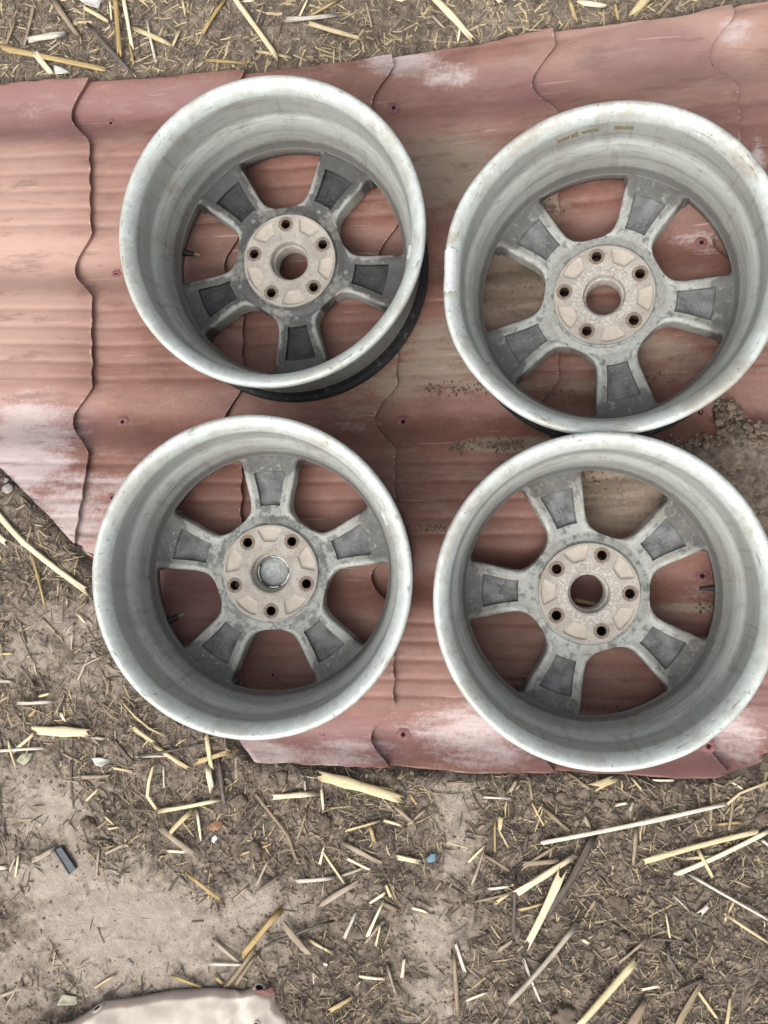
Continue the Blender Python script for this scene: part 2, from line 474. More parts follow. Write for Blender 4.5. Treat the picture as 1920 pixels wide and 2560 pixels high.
# ------------------------------------------------------------------ wheels
R_LIP = .218
RIM_IN = [(.2182, .1815), (.2180, .1855), (.2165, .1885), (.2135, .1900), (.2095, .1890), (.2055, .1866), (.2020, .1830), (.1992, .1782), (.1972, .1725), (.1966, .1640), (.1964, .1540), (.1962, .1400), (.1960, .1270), (.1954, .1225),
          (.1925, .1185), (.1905, .1160), (.1893, .1110), (.1876, .0980), (.1856, .0830), (.1838, .0700), (.1820, .0610), (.1804, .0545), (.1790, .0505), (.1780, .0480), (.1776, .0462)]
RIM_OUT = [(.1782, .0440), (.1812, .0340), (.1835, .0180), (.1855, .0065), (.2000, .0022), (.2080, .0004), (.2105, .0002), (.2130, .0020), (.2142, .0060), (.2140, .0130), (.2120, .0165), (.2075, .0185), (.2050, .0230), (.2040, .0330), (.2035, .0480),
           (.1960, .0560), (.1870, .0720), (.1855, .0980), (.1900, .1140), (.2025, .1260), (.2040, .1450), (.2048, .1620), (.2075, .1690), (.2140, .1730), (.2172, .1770)]

WIN = [(.0000, .0862), (.0110, .0867), (.0200, .0885), (.0275, .0918), (.0335, .0970), (.0385, .1045), (.0428, .1130), (.0466, .1215), (.0502, .1300), (.0542, .1390), (.0576, .1465), (.0603, .1530), (.0624, .1585), (.0638, .1628), (.0636, .1650), (.0620, .1668)]
WR = np.hypot([p[0] for p in WIN], [p[1] for p in WIN]); WT = np.arctan2([p[0] for p in WIN], [p[1] for p in WIN])

def mats_wheel(i, dirt, brown, seed):
    """paint, pocket, hub paint of one wheel; dirt and rust differ from wheel to wheel"""
    off = (seed * 3.1, seed * 1.7, seed * .9)
    m = NT('silver_paint', .5)
    sep = m.n('ShaderNodeSeparateXYZ'); m.l(m.coord(), sep.inputs[0])
    n1 = m.noise(16, 5, .65, m.coord(loc=off)); n2 = m.noise(85, 5, .72, m.coord(loc=off)); n3 = m.noise(420, 4, .8)
    rad = m.n('ShaderNodeVectorMath', operation='LENGTH')
    fl = m.n('ShaderNodeCombineXYZ'); m.l(sep.outputs[0], fl.inputs[0]); m.l(sep.outputs[1], fl.inputs[1]); m.l(fl.outputs[0], rad.inputs[0])
    r = rad.outputs['Value']; z = sep.outputs[2]
    col = m.mix(m.ramp(n2, .3, .75), (.47, .505, .480), (.575, .615, .585))
    film = m.math('ADD', m.ramp(z, .176, .168), m.math('MULTIPLY', m.math('SUBTRACT', n1, .5), .5))
    col = m.mix(m.ramp(film, .1, .9, 0, .8), col, (.350, .362, .336))
    # brake dust grime that settled in the deep part of the barrel
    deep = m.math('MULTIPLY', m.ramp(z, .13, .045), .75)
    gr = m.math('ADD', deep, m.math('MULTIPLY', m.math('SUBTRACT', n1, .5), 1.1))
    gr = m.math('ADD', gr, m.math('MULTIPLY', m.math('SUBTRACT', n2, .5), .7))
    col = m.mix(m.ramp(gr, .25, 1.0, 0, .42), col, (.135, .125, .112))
    # water lines and brown stain round the lip
    lipz = m.ramp(z, .165, .186)
    nk = m.noise(130, 3, .6, m.coord((1, 1, 1), (off[1], off[0], 2)))
    col = m.mix(m.math('MULTIPLY', m.ramp(nk, .66, .70), m.math('MULTIPLY', lipz, .7)), col, (.16, .15, .135))
    col = m.mix(m.math('MULTIPLY', m.ramp(nk, .34, .30), m.math('MULTIPLY', lipz, .7)), col, (.74, .75, .74))
    br = m.math('MULTIPLY', m.ramp(n1, .44, .64), lipz)
    col = m.mix(m.math('MULTIPLY', br, brown), col, (.29, .24, .175))
    n4 = m.noise(38, 6, .7, m.coord((1, 1, .25), off))
    col = m.mix(m.ramp(n4, .54, .68, 0, .40), col, (.30, .255, .195))
    bands = m.noise(11, 5, .65, m.coord((.9, .9, 5), off)); drip = m.noise(9, 5, .65, m.coord((9, 9, .5), off)); scf = m.noise(60, 4, .7, m.coord((.5, .5, 6), off))
    inb = m.ramp(z, .180, .168)
    col = m.mix(m.math('MULTIPLY', m.ramp(bands, .48, .66), m.math('MULTIPLY', inb, .45)), col, (.21, .195, .17))
    col = m.mix(m.math('MULTIPLY', m.ramp(bands, .46, .34), m.math('MULTIPLY', inb, .30)), col, (.50, .50, .46))
    col = m.mix(m.math('MULTIPLY', m.ramp(drip, .54, .68), m.math('MULTIPLY', inb, .42)), col, (.20, .175, .145))
    col = m.mix(m.ramp(scf, .61, .67, 0, .6), col, (.10, .097, .09))
    col = m.mix(m.ramp(scf, .33, .28, 0, .40), col, (.62, .63, .60))
    # soot ring at the foot of the barrel
    foot = m.math('ADD', m.math('MULTIPLY', m.ramp(z, .075, .056), m.ramp(z, .046, .050)), m.math('MULTIPLY', m.math('SUBTRACT', n2, .5), .8))
    col = m.mix(m.ramp(foot, .25, .95, 0, .72), col, (.095, .091, .085))
    # chips and specks
    col = m.mix(m.ramp(n3, .30, .24, 0, .7), col, (.09, .085, .08))
    col = m.mix(m.ramp(n3, .72, .78, 0, .6), col, (.72, .73, .71))
    # face side lip: black tyre rubber scuffs
    ft = m.math('MULTIPLY', m.ramp(z, .052, .040), m.ramp(r, .180, .186))
    blk = m.mix(m.ramp(m.noise(120, 6, .75, m.coord((1, 1, .2), off)), .55, .72), (.022, .024, .026), (.16, .165, .165))
    col = m.mix(ft, col, blk)
    rg = m.math('ADD', .40, m.math('MULTIPLY', n2, .3))
    m.bump(m.math('ADD', n2, m.math('MULTIPLY', n3, .6)), .16, .0012)
    paint = m.out(col, rg, .30)

    s = NT('spoke_paint', .4)
    n1 = s.noise(22, 5, .6, s.coord(loc=off)); n2 = s.noise(75, 5, .65, s.coord(loc=off)); n3 = s.noise(500, 4, .8)
    sep = s.n('ShaderNodeSeparateXYZ'); s.l(s.coord(), sep.inputs[0])
    fl = s.n('ShaderNodeCombineXYZ'); s.l(sep.outputs[0], fl.inputs[0]); s.l(sep.outputs[1], fl.inputs[1])
    rad = s.n('ShaderNodeVectorMath', operation='LENGTH'); s.l(fl.outputs[0], rad.inputs[0]); r = rad.outputs['Value']
    col = s.mix(s.ramp(n2, .38, .62), (.30, .315, .292), (.47, .49, .46))
    # brown film, then soot that is thickest towards the barrel
    col = s.mix(s.ramp(n1, .42, .64, 0, min(.85, .55 + .3 * dirt)), col, (.19, .172, .148))
    g2 = s.math('ADD', s.math('MULTIPLY', s.ramp(r, .125, .174), .50), s.math('ADD', s.math('MULTIPLY', s.math('SUBTRACT', n1, .5), -1.3), s.math('MULTIPLY', s.math('SUBTRACT', n2, .5), 1.9)))
    g2 = s.math('SUBTRACT', g2, s.math('MULTIPLY', s.attr('rubbed'), .34))
    col = s.mix(s.ramp(g2, .16 - .52 * dirt, .52 - .36 * dirt, 0, min(.94, .70 + .22 * dirt)), col, (.052, .051, .050))
    col = s.mix(s.ramp(n2, .58, .70, 0, .45), col, (.25, .20, .145))
    ru = s.math('ADD', s.attr('rubbed'), s.math('MULTIPLY', s.math('SUBTRACT', n2, .5), 2.0))
    col = s.mix(s.ramp(ru, .70, 1.25, 0, .45), col, (.52, .535, .50))
    col = s.mix(s.ramp(n3, .38, .28, 0, .5), col, (.07, .068, .066))
    col = s.mix(s.ramp(n3, .62, .72, 0, .35), col, (.52, .53, .50))
    s.bump(s.math('ADD', n2, s.math('MULTIPLY', n3, .6)), .3, .0015)
    spoke = s.out(col, .55, .15)

    p = NT('cast_pocket', .3)
    n1 = p.noise(45, 5, .7, p.coord(loc=off)); n2 = p.noise(300, 6, .8, p.coord(loc=off))
    k = 1.0 - 1.25 * max(0, dirt - .5)
    col = p.mix(p.ramp(n1, .32, .72), (.085 * k, .087 * k, .088 * k), (.20 * k, .204 * k, .202 * k))
    col = p.mix(p.ramp(n2, .62, .78, 0, .5), col, (.27, .275, .27))
    p.bump(n2, .5, .0015)
    pocket = p.out(col, .7, .1)

    h = NT('hub_face', .25)
    n1 = h.noise(40, 5, .7, h.coord(loc=off)); n2 = h.noise(190, 5, .78, h.coord(loc=off)); n3 = h.noise(650, 4, .8)
    col = h.mix(h.ramp(n1, .3, .7), (.27, .250, .222), (.38, .353, .315))
    col = h.mix(h.ramp(n2, .54, .66, 0, .45 + .35 * brown), col, (.22, .16, .11))
    col = h.mix(h.ramp(n2, .42, .34, 0, .7), col, (.13, .122, .11))
    if brown > .4:
        # bare bright metal where the hub rubbed, near the bore
        sep = h.n('ShaderNodeSeparateXYZ'); h.l(h.coord(), sep.inputs[0])
        fl = h.n('ShaderNodeCombineXYZ'); h.l(sep.outputs[0], fl.inputs[0]); h.l(sep.outputs[1], fl.inputs[1])
        rad = h.n('ShaderNodeVectorMath', operation='LENGTH'); h.l(fl.outputs[0], rad.inputs[0])
        w = h.math('MULTIPLY', h.ramp(rad.outputs['Value'], .053, .040), h.ramp(h.noise(240, 5, .8), .50, .58))
        col = h.mix(h.math('MULTIPLY', w, .6), col, (.60, .585, .555))
    h.bump(h.math('ADD', n2, n3), .2, .001)
    hub = h.out(col, .75, .05)

    d = NT('hub_recess_dust', .15)
    n1 = d.noise(90, 5, .7, d.coord(loc=off))
    col = d.mix(d.ramp(n1, .3, .75), (.36, .32, .272), (.43, .39, .335))
    d.bump(n1, .2, .001)
    rec = d.out(col, .9)
    kw = max(.4, 1.0 - 1.1 * max(0, dirt - .5))
    wc = mat_plain('worn_casting', (.26 * kw, .265 * kw, .26 * kw), .55, .2, .3, .4, 300)
    return dict(worn=wc, paint=paint, spoke=spoke, pocket=pocket, hub=hub, rec=rec)

RUBBER = mat_plain('black_rubber', (.018, .018, .018), .6)
BRASS = mat_plain('valve_brass', (.20, .16, .09), .6, .3)
WEIGHT = mat_plain('weight_metal', (.40, .41, .40), .5, .3)
RUSTSEAT = mat_plain('rusty_seat', (.185, .15, .12), .85, 0, .2, .5, 260)
RUSTHOLE = mat_plain('rusty_hole', (.045, .034, .026), .9, 0, .2, .5, 260)
CAPMAT = mat_plain('cap_plastic', (.31, .33, .32), .6, 0, .3, .25, 160)
CAPMETAL = mat_plain('cap_clip', (.62, .63, .62), .3, .7)
STICKER = mat_plain('sticker_glue', (.19, .165, .115), .8, 0, .2, .4, 300)
TAPE = mat_plain('old_tape', (.48, .41, .30), .7, 0, .3, .35, 200)
SCUFF = mat_plain('bare_scuffed_alloy', (.74, .75, .75), .35, .5, .4, .25, 420)

def lathe(prof, n, fn=None, close=False):
    V, F = [], []
    m = len(prof)
    for a in range(n):
        th = 2 * math.pi * a / n
        for (r, z) in prof:
            if fn: r2, z2 = fn(r, z, th)
            else: r2, z2 = r, z
            V.append((r2 * math.cos(th), r2 * math.sin(th), z2))
    for a in range(n):
        b = (a + 1) % n
        for k in range(m if close else m - 1):
            k2 = (k + 1) % m
            F.append((a * m + k, b * m + k, b * m + k2, a * m + k2))
    return V, F

def loop_circle(cx, cy, r, n, ph=0):
    return [(cx + r * math.cos(ph + 2 * math.pi * k / n), cy + r * math.sin(ph + 2 * math.pi * k / n)) for k in range(n)]

def plate(outer, holes, ztop, zbot, ch=.0009):
    """a plate with holes and chamfered rims; every loop comes with its own centre for the chamfer"""
    V, F = [], []
    loops_top = []
    def add(loop, z):
        s = len(V); V.extend((x, y, z) for x, y in loop); return list(range(s, s + len(loop)))
    def scaled(loop, d):
        cx = sum(p[0] for p in loop) / len(loop); cy = sum(p[1] for p in loop) / len(loop)
        out = []
        for x, y in loop:
            L = math.hypot(x - cx, y - cy); out.append((cx + (x - cx) * (L + d) / L, cy + (y - cy) * (L + d) / L))
        return out
    idx = []
    for li, loop in enumerate([outer] + holes):
        d = -ch if li == 0 else ch
        t = add(scaled(loop, d), ztop); m1 = add(loop, ztop - ch); b1 = add(loop, zbot)
        idx.append(t)
        n = len(loop)
        for k in range(n):
            q = (k + 1) % n
            f1 = (t[k], m1[k], m1[q], t[q]); f2 = (m1[k], b1[k], b1[q], m1[q])
            F += [f1, f2] if li == 0 else [f1[::-1], f2[::-1]]
    flat = [i for t in idx for i in t]
    tris = tessellate_polygon([[Vector((V[i][0], V[i][1], 0)) for i in t] for t in idx])
    for a, b, c in tris:
        f = (flat[a], flat[b], flat[c])
        A, B, C = (V[i] for i in f)
        if (B[0] - A[0]) * (C[1] - A[1]) - (B[1] - A[1]) * (C[0] - A[0]) < 0: f = f[::-1]
        F.append(f)
    return V, F

HUB_Z = .0544
def spoke_z(r, f):
    z = .0455 + .0012 * np.clip((r - .155) / .02, 0, 1) + .003 * np.clip((.086 - r) / .008, 0, 1)
    z = z + .0018 * np.exp(-((abs(f) - .8) / .16) ** 2) * (r > .09)
    return z

def spoke_mesh(rng):
    """one spoke of the disc, centred on +X: top with rounded rims, sides, underside and the mouth of its pocket"""
    # rows: r along the window edge
    seg = np.linspace(0, 1, 46)
    cum = np.concatenate([[0], np.cumsum(np.hypot(np.diff(WR), WR[1:] * np.diff(WT)))]); cum /= cum[-1]
    rr = np.interp(seg, cum, WR); tt = np.interp(seg, cum, WT)
    rr = np.concatenate([[.0765, .080, .0835], rr, [.1800, .1835]]); tt = np.concatenate([[0, 0, 0], tt, [.352, .352]])
    # make sure the pocket's two end rows exist
    pin, pout = .1010, .1550
    kin = int(np.argmin(abs(rr - pin))); kout = int(np.argmin(abs(rr - pout)))
    fs = np.array([-1, -1, -.995, -.975, -.94, -.88, -.80, -.70, -.62, -.53, -.40, -.2, 0, .2, .40, .53, .62, .70, .80, .88, .94, .975, .995, 1, 1])
    fin, fout = 9, 15
    V = []
    nr, nc = len(rr), len(fs)
    for i in range(nr):
        hw = math.radians(36) - tt[i]
        if rr[i] > .175: hw = math.radians(36) - .352
        fp = .50 + .13 * min(1, max(0, (rr[i] - .10) / .055))
        for j, f in enumerate(fs):
            f = math.copysign(abs(f) * fp / .53 if abs(f) <= .53 else 1 - (1 - abs(f)) * (1 - fp) / .47, f) if abs(f) < 1 else f
            edge = abs(fs[j])
            z = float(spoke_z(rr[i], f))
            inwin = rr[i] > .0862
            if inwin:
                z -= {.94: .0006, .975: .0016, .995: .0030, 1: .0048}.get(round(edge, 3), 0)
            if j in (0, nc - 1): z = .008
            a = hw * f
            V.append((rr[i] * math.cos(a), rr[i] * math.sin(a), z))
    F = []
    for i in range(nr - 1):
        for j in range(nc - 1):
            if kin <= i < kout and fin <= j < fout: continue
            if rr[i + 1] <= .0862 and j in (0, nc - 2): continue
            F.append((i * nc + j, (i + 1) * nc + j, (i + 1) * nc + j + 1, i * nc + j + 1))
        F.append((i * nc, i * nc + nc - 1, (i + 1) * nc + nc - 1, (i + 1) * nc))
    # pocket: wall loop goes down with rounded corners to a floor
    loop = [(i, fin) for i in range(kin, kout)] + [(kout, j) for j in range(fin, fout)] + [(i, fout) for i in range(kout, kin, -1)] + [(kin, j) for j in range(fout, fin, -1)]
    top = [V[i * nc + j] for i, j in loop]
    cx = sum(p[0] for p in top) / len(top); cy = sum(p[1] for p in top) / len(top)
    PV = list(top); PF = []; n = len(top)
    for sc, dz in ((.985, .0007), (.962, .0028), (.945, .0058), (.90, .0064)):
        for x, y, z in top:
            PV.append((cx + (x - cx) * sc, cy + (y - cy) * sc, .0455 - dz + (z - .0455) * .4))
    for q in range(4):
        for k in range(n):
            k2 = (k + 1) % n
            PF.append((q * n + k, q * n + k2, (q + 1) * n + k2, (q + 1) * n + k))
    PF = [f[::-1] for f in PF]
    # floor as one fan
    PV.append((cx, cy, .0455 - .0064)); c = len(PV) - 1
    PF += [(4 * n + k, 4 * n + (k + 1) % n, c) for k in range(n)][::1]
    rim_edge = [float(np.clip((abs(f) - .72) / .2, 0, 1)) * float(np.clip((.176 - rr[i]) / .02, 0, 1)) if rr[i] > .088 else float(np.clip((.0862 - rr[i]) / .01, 0, .0)) for i in range(nr) for f in fs]
    return V, F, PV, PF, rim_edge

def fix_normals(o):
    bm = bmesh.new(); bm.from_mesh(o.data)
    bmesh.ops.remove_doubles(bm, verts=bm.verts, dist=1e-6)
    bmesh.ops.recalc_face_normals(bm, faces=bm.faces)
    bm.to_mesh(o.data); bm.free()

def sharp(o, deg=40):
    o.data.set_sharp_from_angle(angle=math.radians(deg))

def raised_marks(kind, seed):
    """cast marks on a pocket floor, local: u along the spoke (m), v across"""
    rng = random.Random(seed)
    boxes = []
    if kind == 'grid':
        L, W = .030, .0090
        for v in (-W / 2, 0, W / 2): boxes.append((0, v, L, .0008))
        for k in range(9): boxes.append((-L / 2 + L * k / 8, 0, .0008, W))
        boxes = [(u, v + .0065, a, b) for u, v, a, b in boxes]
    else:
        for row in range(rng.choice((2, 3))):
            v = -.008 + row * .008
            u = -.018
            while u < .018:
                for _ in range(rng.choice((2, 3))):
                    if rng.random() < .5: boxes.append((u + rng.uniform(-.0006, .0006), v + rng.uniform(-.001, .001), .0007, .0036))
                    else: boxes.append((u + .0006, v + rng.choice((-.0017, 0, .0017)), .0018, .0007))
                u += .0033
                if rng.random() < .12: u += .004
    V, F = [], []
    for u, v, a, b in boxes:
        s = len(V); h = .0007
        for z in (0, h):
            k = 1 if z == 0 else .7
            V += [(u - a / 2 * k, v - b / 2 * k, z), (u + a / 2 * k, v - b / 2 * k, z), (u + a / 2 * k, v + b / 2 * k, z), (u - a / 2 * k, v + b / 2 * k, z)]
        F += [(s + 4, s + 5, s + 6, s + 7)] + [(s + k, s + (k + 1) % 4, s + 4 + (k + 1) % 4, s + 4 + k) for k in range(4)]
    return V, F

def cast_word(txt, size):
    cu = bpy.data.curves.new('cast_lettering', 'FONT')
    cu.body = txt; cu.size = size; cu.extrude = .0005; cu.align_x = 'CENTER'; cu.align_y = 'CENTER'; cu.resolution_u = 2
    t = bpy.data.objects.new('tmp_text', cu)
    me = bpy.data.meshes.new_from_object(t)
    bpy.data.objects.remove(t); bpy.data.curves.remove(cu)
    return me

def arc_strip(prof, a0, a1, n):
    """a strip that follows the barrel: profile points (r, z) swept from a0 to a1, closed at the ends"""
    V, F = [], []
    m = len(prof)
    for k in range(n + 1):
        a = a0 + (a1 - a0) * k / n
        for r, z in prof: V.append((r * math.cos(a), r * math.sin(a), z))
    for k in range(n):
        for q in range(m):
            q2 = (q + 1) % m
            F.append((k * m + q, (k + 1) * m + q, (k + 1) * m + q2, k * m + q2))
    F.append(tuple(range(m))[::-1]); F.append(tuple(n * m + q for q in range(m)))
    return V, F

def build_wheel(i, label, dirt, brown, seed, marks, dent=None):
    wx, wy, wz, tx, ty, ph = WHEELS[i]
    M = mats_wheel(i, dirt, brown, seed)
    root = bpy.data.objects.new('alloy_wheel', None)
    COL.objects.link(root)
    root.matrix_world = Matrix.Translation((wx, wy, wz)) @ Matrix([list(r) for r in rot(tx, ty)]).to_4x4()
    tag(root, label, 'alloy wheel', 'four alloy wheels lying face down')
    rng = random.Random(seed)
    wob = [(rng.uniform(.0001, .0004), k, rng.uniform(0, 6.3)) for k in (2, 3, 5)]
    def fn(r, z, th):
        e = max(0, (z - .12) / .07)
        dr = sum(a * math.sin(k * th + p) for a, k, p in wob) * e
        dz = 0
        if dent:
            for a0, wd, d, dzz in dent:
                g = math.exp(-((((th - a0 + math.pi) % (2 * math.pi)) - math.pi) / wd) ** 2)
                dr += d * g * e ** 2; dz += dzz * g * e ** 2
        return r + dr, z + dz
    V, F = lathe(RIM_IN + RIM_OUT, 160, fn, True)
    rim = new_mesh_obj('rim', V, F, M['paint'], root); fix_normals(rim); sharp(rim, 55)
    # hub plate: bore, lug holes, shallow recesses between them
    out = loop_circle(0, 0, .0722, 72)
    holes = [loop_circle(0, 0, .0320, 48)]
    lug = [ph - k * 2 * math.pi / 5 for k in range(5)]
    for a in lug: holes.append(loop_circle(.05715 * math.cos(a), .05715 * math.sin(a), .0071, 20))
    recs = []
    for a in lug:
        b = a + math.pi / 5
        pts = []
        for w, r in ((-.0075, .0470), (.0075, .0470), (.0095, .0478), (.0178, .0618), (.0178, .0648), (.0130, .0668), (.0065, .0680), (0, .0684), (-.0065, .0680), (-.0130, .0668), (-.0178, .0648), (-.0178, .0618), (-.0095, .0478)):
            pts.append((r * math.cos(b) - w * math.sin(b), r * math.sin(b) + w * math.cos(b)))
        recs.append(pts)
    V, F = plate(out, holes + recs, HUB_Z, HUB_Z - .030)
    hub = new_mesh_obj('hub', V, F, M['hub'], root, smooth=False); fix_normals(hub)
    # bore lining: stepped ring
    V, F = lathe([(.0328, HUB_Z - .0012), (.0320, HUB_Z - .0004), (.0305, HUB_Z - .0010), (.0290, HUB_Z - .0040), (.0283, HUB_Z - .0140), (.0262, HUB_Z - .0150), (.0254, HUB_Z - .0165), (.0254, .010), (.0335, .010), (.0335, HUB_Z - .008)], 48, None, True)
    br = new_mesh_obj('bore_ring', V, F, M['hub'], root); fix_normals(br); sharp(br, 35)
    # ring groove and shoulder between hub and spokes
    V, F = lathe([(.0715, HUB_Z - .004), (.0726, HUB_Z - .0068), (.0745, HUB_Z - .0078), (.0768, HUB_Z - .0062), (.0785, .0478), (.0790, .040), (.0700, .036)], 72, None, True)
    sh = new_mesh_obj('shoulder_ring', V, F, M['spoke'], root); fix_normals(sh)
    for pts in recs:
        n = len(pts); cx = sum(p[0] for p in pts) / n; cy = sum(p[1] for p in pts) / n
        V, F = [], []
        for sc, z in ((1.03, HUB_Z - .0010), (.95, HUB_Z - .0022), (.86, HUB_Z - .0034), (.60, HUB_Z - .0037)):
            V += [(cx + (x - cx) * sc, cy + (y - cy) * sc, z) for x, y in pts]
        for q in range(3):
            for k in range(n): F.append((q * n + k, q * n + (k + 1) % n, (q + 1) * n + (k + 1) % n, (q + 1) * n + k))
        F.append(tuple(3 * n + k for k in range(n)))
        o = new_mesh_obj('recess', V, F, M['rec'], hub)
    me = None
    for a in lug:
        if me is None:
            V, F = lathe([(.0118, .0000), (.0112, .0003), (.0085, .0004), (.0070, .0000), (.0066, -.0025), (.0064, -.028)], 24)
            o = new_mesh_obj('lug_seat', V, F, RUSTSEAT, hub); me = o.data
            me.materials.append(RUSTHOLE)
            for pf in me.polygons:
                if pf.center.z < -.0005: pf.material_index = 1
        else:
            o = bpy.data.objects.new('lug_seat', me); COL.objects.link(o); o.parent = hub
        o.location = (.05715 * math.cos(a), .05715 * math.sin(a), HUB_Z)
    # spokes
    SV, SF, PV, PF, redge = spoke_mesh(rng)
    sme = pme = None
    for k, a in enumerate(lug):
        b = a + math.pi / 5
        if sme is None:
            o = new_mesh_obj('spoke', SV, SF, M['spoke'], root); fattr(o, 'rubbed', redge); fix_normals(o); sharp(o, 50); sme = o.data
            p = new_mesh_obj('pocket', PV, PF, M['pocket'], o); fix_normals(p); sharp(p, 60); pme = p.data
        else:
            o = bpy.data.objects.new('spoke', sme); COL.objects.link(o); o.parent = root
            p = bpy.data.objects.new('pocket', pme); COL.objects.link(p); p.parent = o
        o.rotation_euler = (0, 0, b)
        mk = marks[k] if k < len(marks) else 'text'
        if mk == 'grid' or mk == 'text':
            V, F = raised_marks(mk, seed * 10 + k)
            q = new_mesh_obj('cast_marks', V, F, M['worn'], o, smooth=False)
            q.location = (.128, 0, .0455 - .0062)
        elif mk:
            for w, u, v in mk:
                q = bpy.data.objects.new('cast_lettering', cast_word(w, .0085)); COL.objects.link(q); q.parent = o
                q.data.materials.append(M['worn']); q.location = (u, v, .0455 - .0060); q.rotation_euler = (0, 0, math.pi)
    return root, M

def valve(root, ang, r0=.184, tip=True):
    V, F = lathe([(.0001, 0), (.0062, 0), (.0066, .003), (.0050, .006), (.0042, .016), (.0036, .018), (.0001, .018)], 16)
    o = new_mesh_obj('valve_stem', V, F, RUBBER, root); sharp(o, 40)
    V, F = lathe([(.0001, .018), (.0030, .018), (.0030, .026), (.0024, .028), (.0001, .028)], 14)
    t = new_mesh_obj('valve_tip', V, F, BRASS if tip else RUBBER, o); sharp(t, 40)
    d = Vector((-math.cos(ang), -math.sin(ang), -.12)).normalized()
    o.location = (r0 * math.cos(ang), r0 * math.sin(ang), .0215)
    o.rotation_mode = 'QUATERNION'; o.rotation_quaternion = d.to_track_quat('Z', 'Y')

R = math.radians
w1, M1 = build_wheel(0, 'alloy wheel with soot-blackened spokes and black scuffed lower lip, behind the capped one', 1.1, .38, 1, ['text', 'text', 'text', 'grid', 'text'])
w2, M2 = build_wheel(1, 'alloy wheel with a dented lip and bright scrape, in the upper right', .48, .60, 2, ['text', 'text', 'text', 'text', 'text'],
                     [(R(178), .16, -.0040, -.0035), (R(150), .22, .0018, .001), (R(205), .2, .0022, 0), (R(95), .25, -.0012, .001), (R(318), .22, .002, 0)])
w3, M3 = build_wheel(2, 'alloy wheel with a grey centre cap still in its bore', .58, .39, 3, ['text', 'text', 'text', 'grid', 'text'])
w4, M4 = build_wheel(3, 'clean open-bored alloy wheel with old tape strip on its inner wall, lower right', .52, .45, 4, ['grid', 'text', 'text', 'text', [('SR', .126, .010), ('NA', .126, -.011)]], [(R(300), .12, .0008, .0012)])

valve(w1, R(171)); valve(w3, R(205)); valve(w4, R(2), .190, False)

def barrel_r(z):
    P = sorted([(b, a) for a, b in RIM_IN])
    return float(np.interp(z, [p[0] for p in P], [p[1] for p in P]))

def strip(name, root, mat, a0, a1, z0, z1, th=.0012):
    r0, r1 = barrel_r(z0), barrel_r(z1)
    V, F = arc_strip([(r0 + .0006, z0), (r0 - th, z0 + .0004), ((r0 + r1) / 2 - th, (z0 + z1) / 2), (r1 - th, z1 - .0004), (r1 + .0006, z1)], a0, a1, max(3, int((a1 - a0) / .03)))
    o = new_mesh_obj(name, V, F, mat, root, smooth=False); fix_normals(o)
    return o
strip('balance_weight', w1, WEIGHT, R(-12), R(-6.5), .160, .176, .003)
strip('balance_weight', w3, WEIGHT, R(21), R(27), .158, .172, .003)
o = strip('tape_strip', w4, TAPE, R(188), R(205), .150, .160, .0005); o['label'] = 'dried strip of old tape'
strip('tape_strip', w4, TAPE, R(181), R(187), .151, .160, .0005)
for a0, a1, z0, z1 in ((112, 107.5, .163, .172), (106.6, 104, .163, .174), (102.5, 100.5, .166, .172), (100, 98.6, .164, .173), (98, 96, .164, .172), (90, 83, .164, .1725)):
    strip('sticker_residue', w2, STICKER, R(a1 - 3), R(a0 - 3), z0 - .012, z1 - .010, .0016)
# bare alloy scrape on the dented lip
V, F = [], []
nA, nB = 22, 9
lipprof = [(.2183, .1815), (.2182, .1862), (.2163, .1895), (.2121, .1911), (.2080, .1908), (.2044, .1884), (.2012, .1838), (.1987, .1772), (.1976, .172)]
rngs = random.Random(5)
for a in range(nA + 1):
    th = R(169) + R(16) * a / nA
    g = math.exp(-((th - R(178)) / .16) ** 2); g2 = math.exp(-((th - R(150)) / .22) ** 2); g3 = math.exp(-((th - R(205)) / .2) ** 2)
    for r, z in lipprof:
        e = max(0, (z - .12) / .07) ** 2
        # drawn in at the ends so the scrape has a ragged outline
        r2 = r + (-.0040 * g + .0018 * g2 + .0022 * g3) * e + .0004 + rngs.uniform(0, .0005); z2 = z + (-.0035 * g + .001 * g2) * e + .0003 + rngs.uniform(0, .0007)
        tt = th + R(rngs.uniform(-.8, .8) if a in (0, nA) else 0)
        V.append((r2 * math.cos(tt), r2 * math.sin(tt), z2))
F = [tuple(f) for f in grid_faces(nA + 1, nB)]
o = new_mesh_obj('scrape', V, F, SCUFF, w2, smooth=True); fix_normals(o); o['label'] = 'bright scrape of bare alloy on the lip'

# cap of the third wheel, seen from its back
V, F = lathe([(.0001, .0250), (.0120, .0262), (.0185, .0258), (.0212, .0240), (.0222, .0200), (.0245, .0190), (.0258, .0178)], 40)
cap = new_mesh_obj('center_cap', V, F, CAPMAT, w3); fix_normals(cap); sharp(cap, 40)
for a0, a1 in ((20, 100), (-60, -5), (160, 215), (255, 290)):
    V, F = arc_strip([(.0228, .020), (.0228, .0292), (.0240, .0292), (.0242, .020)], R(a0), R(a1), 10)
    c = new_mesh_obj('clip', V, F, CAPMETAL, cap, smooth=False); fix_normals(c)
V, F = [], []
for (a, b, c, d, h) in ((.0095, -.0095, .0012, .019, .0272), (.0135, -.0065, .0010, .013, .0268), (-.006, -.008, .014, .0012, .0268), (-.006, .007, .014, .0012, .0268)):
    s = len(V)
    V += [(a, b, .020), (a + c, b, .020), (a + c, b + d, .020), (a, b + d, .020), (a, b, h), (a + c, b, h), (a + c, b + d, h), (a, b + d, h)]
    F += [(s + 4, s + 5, s + 6, s + 7)] + [(s + k, s + (k + 1) % 4, s + 4 + (k + 1) % 4, s + 4 + k) for k in range(4)]
new_mesh_obj('rib', V, F, CAPMAT, cap, smooth=False)

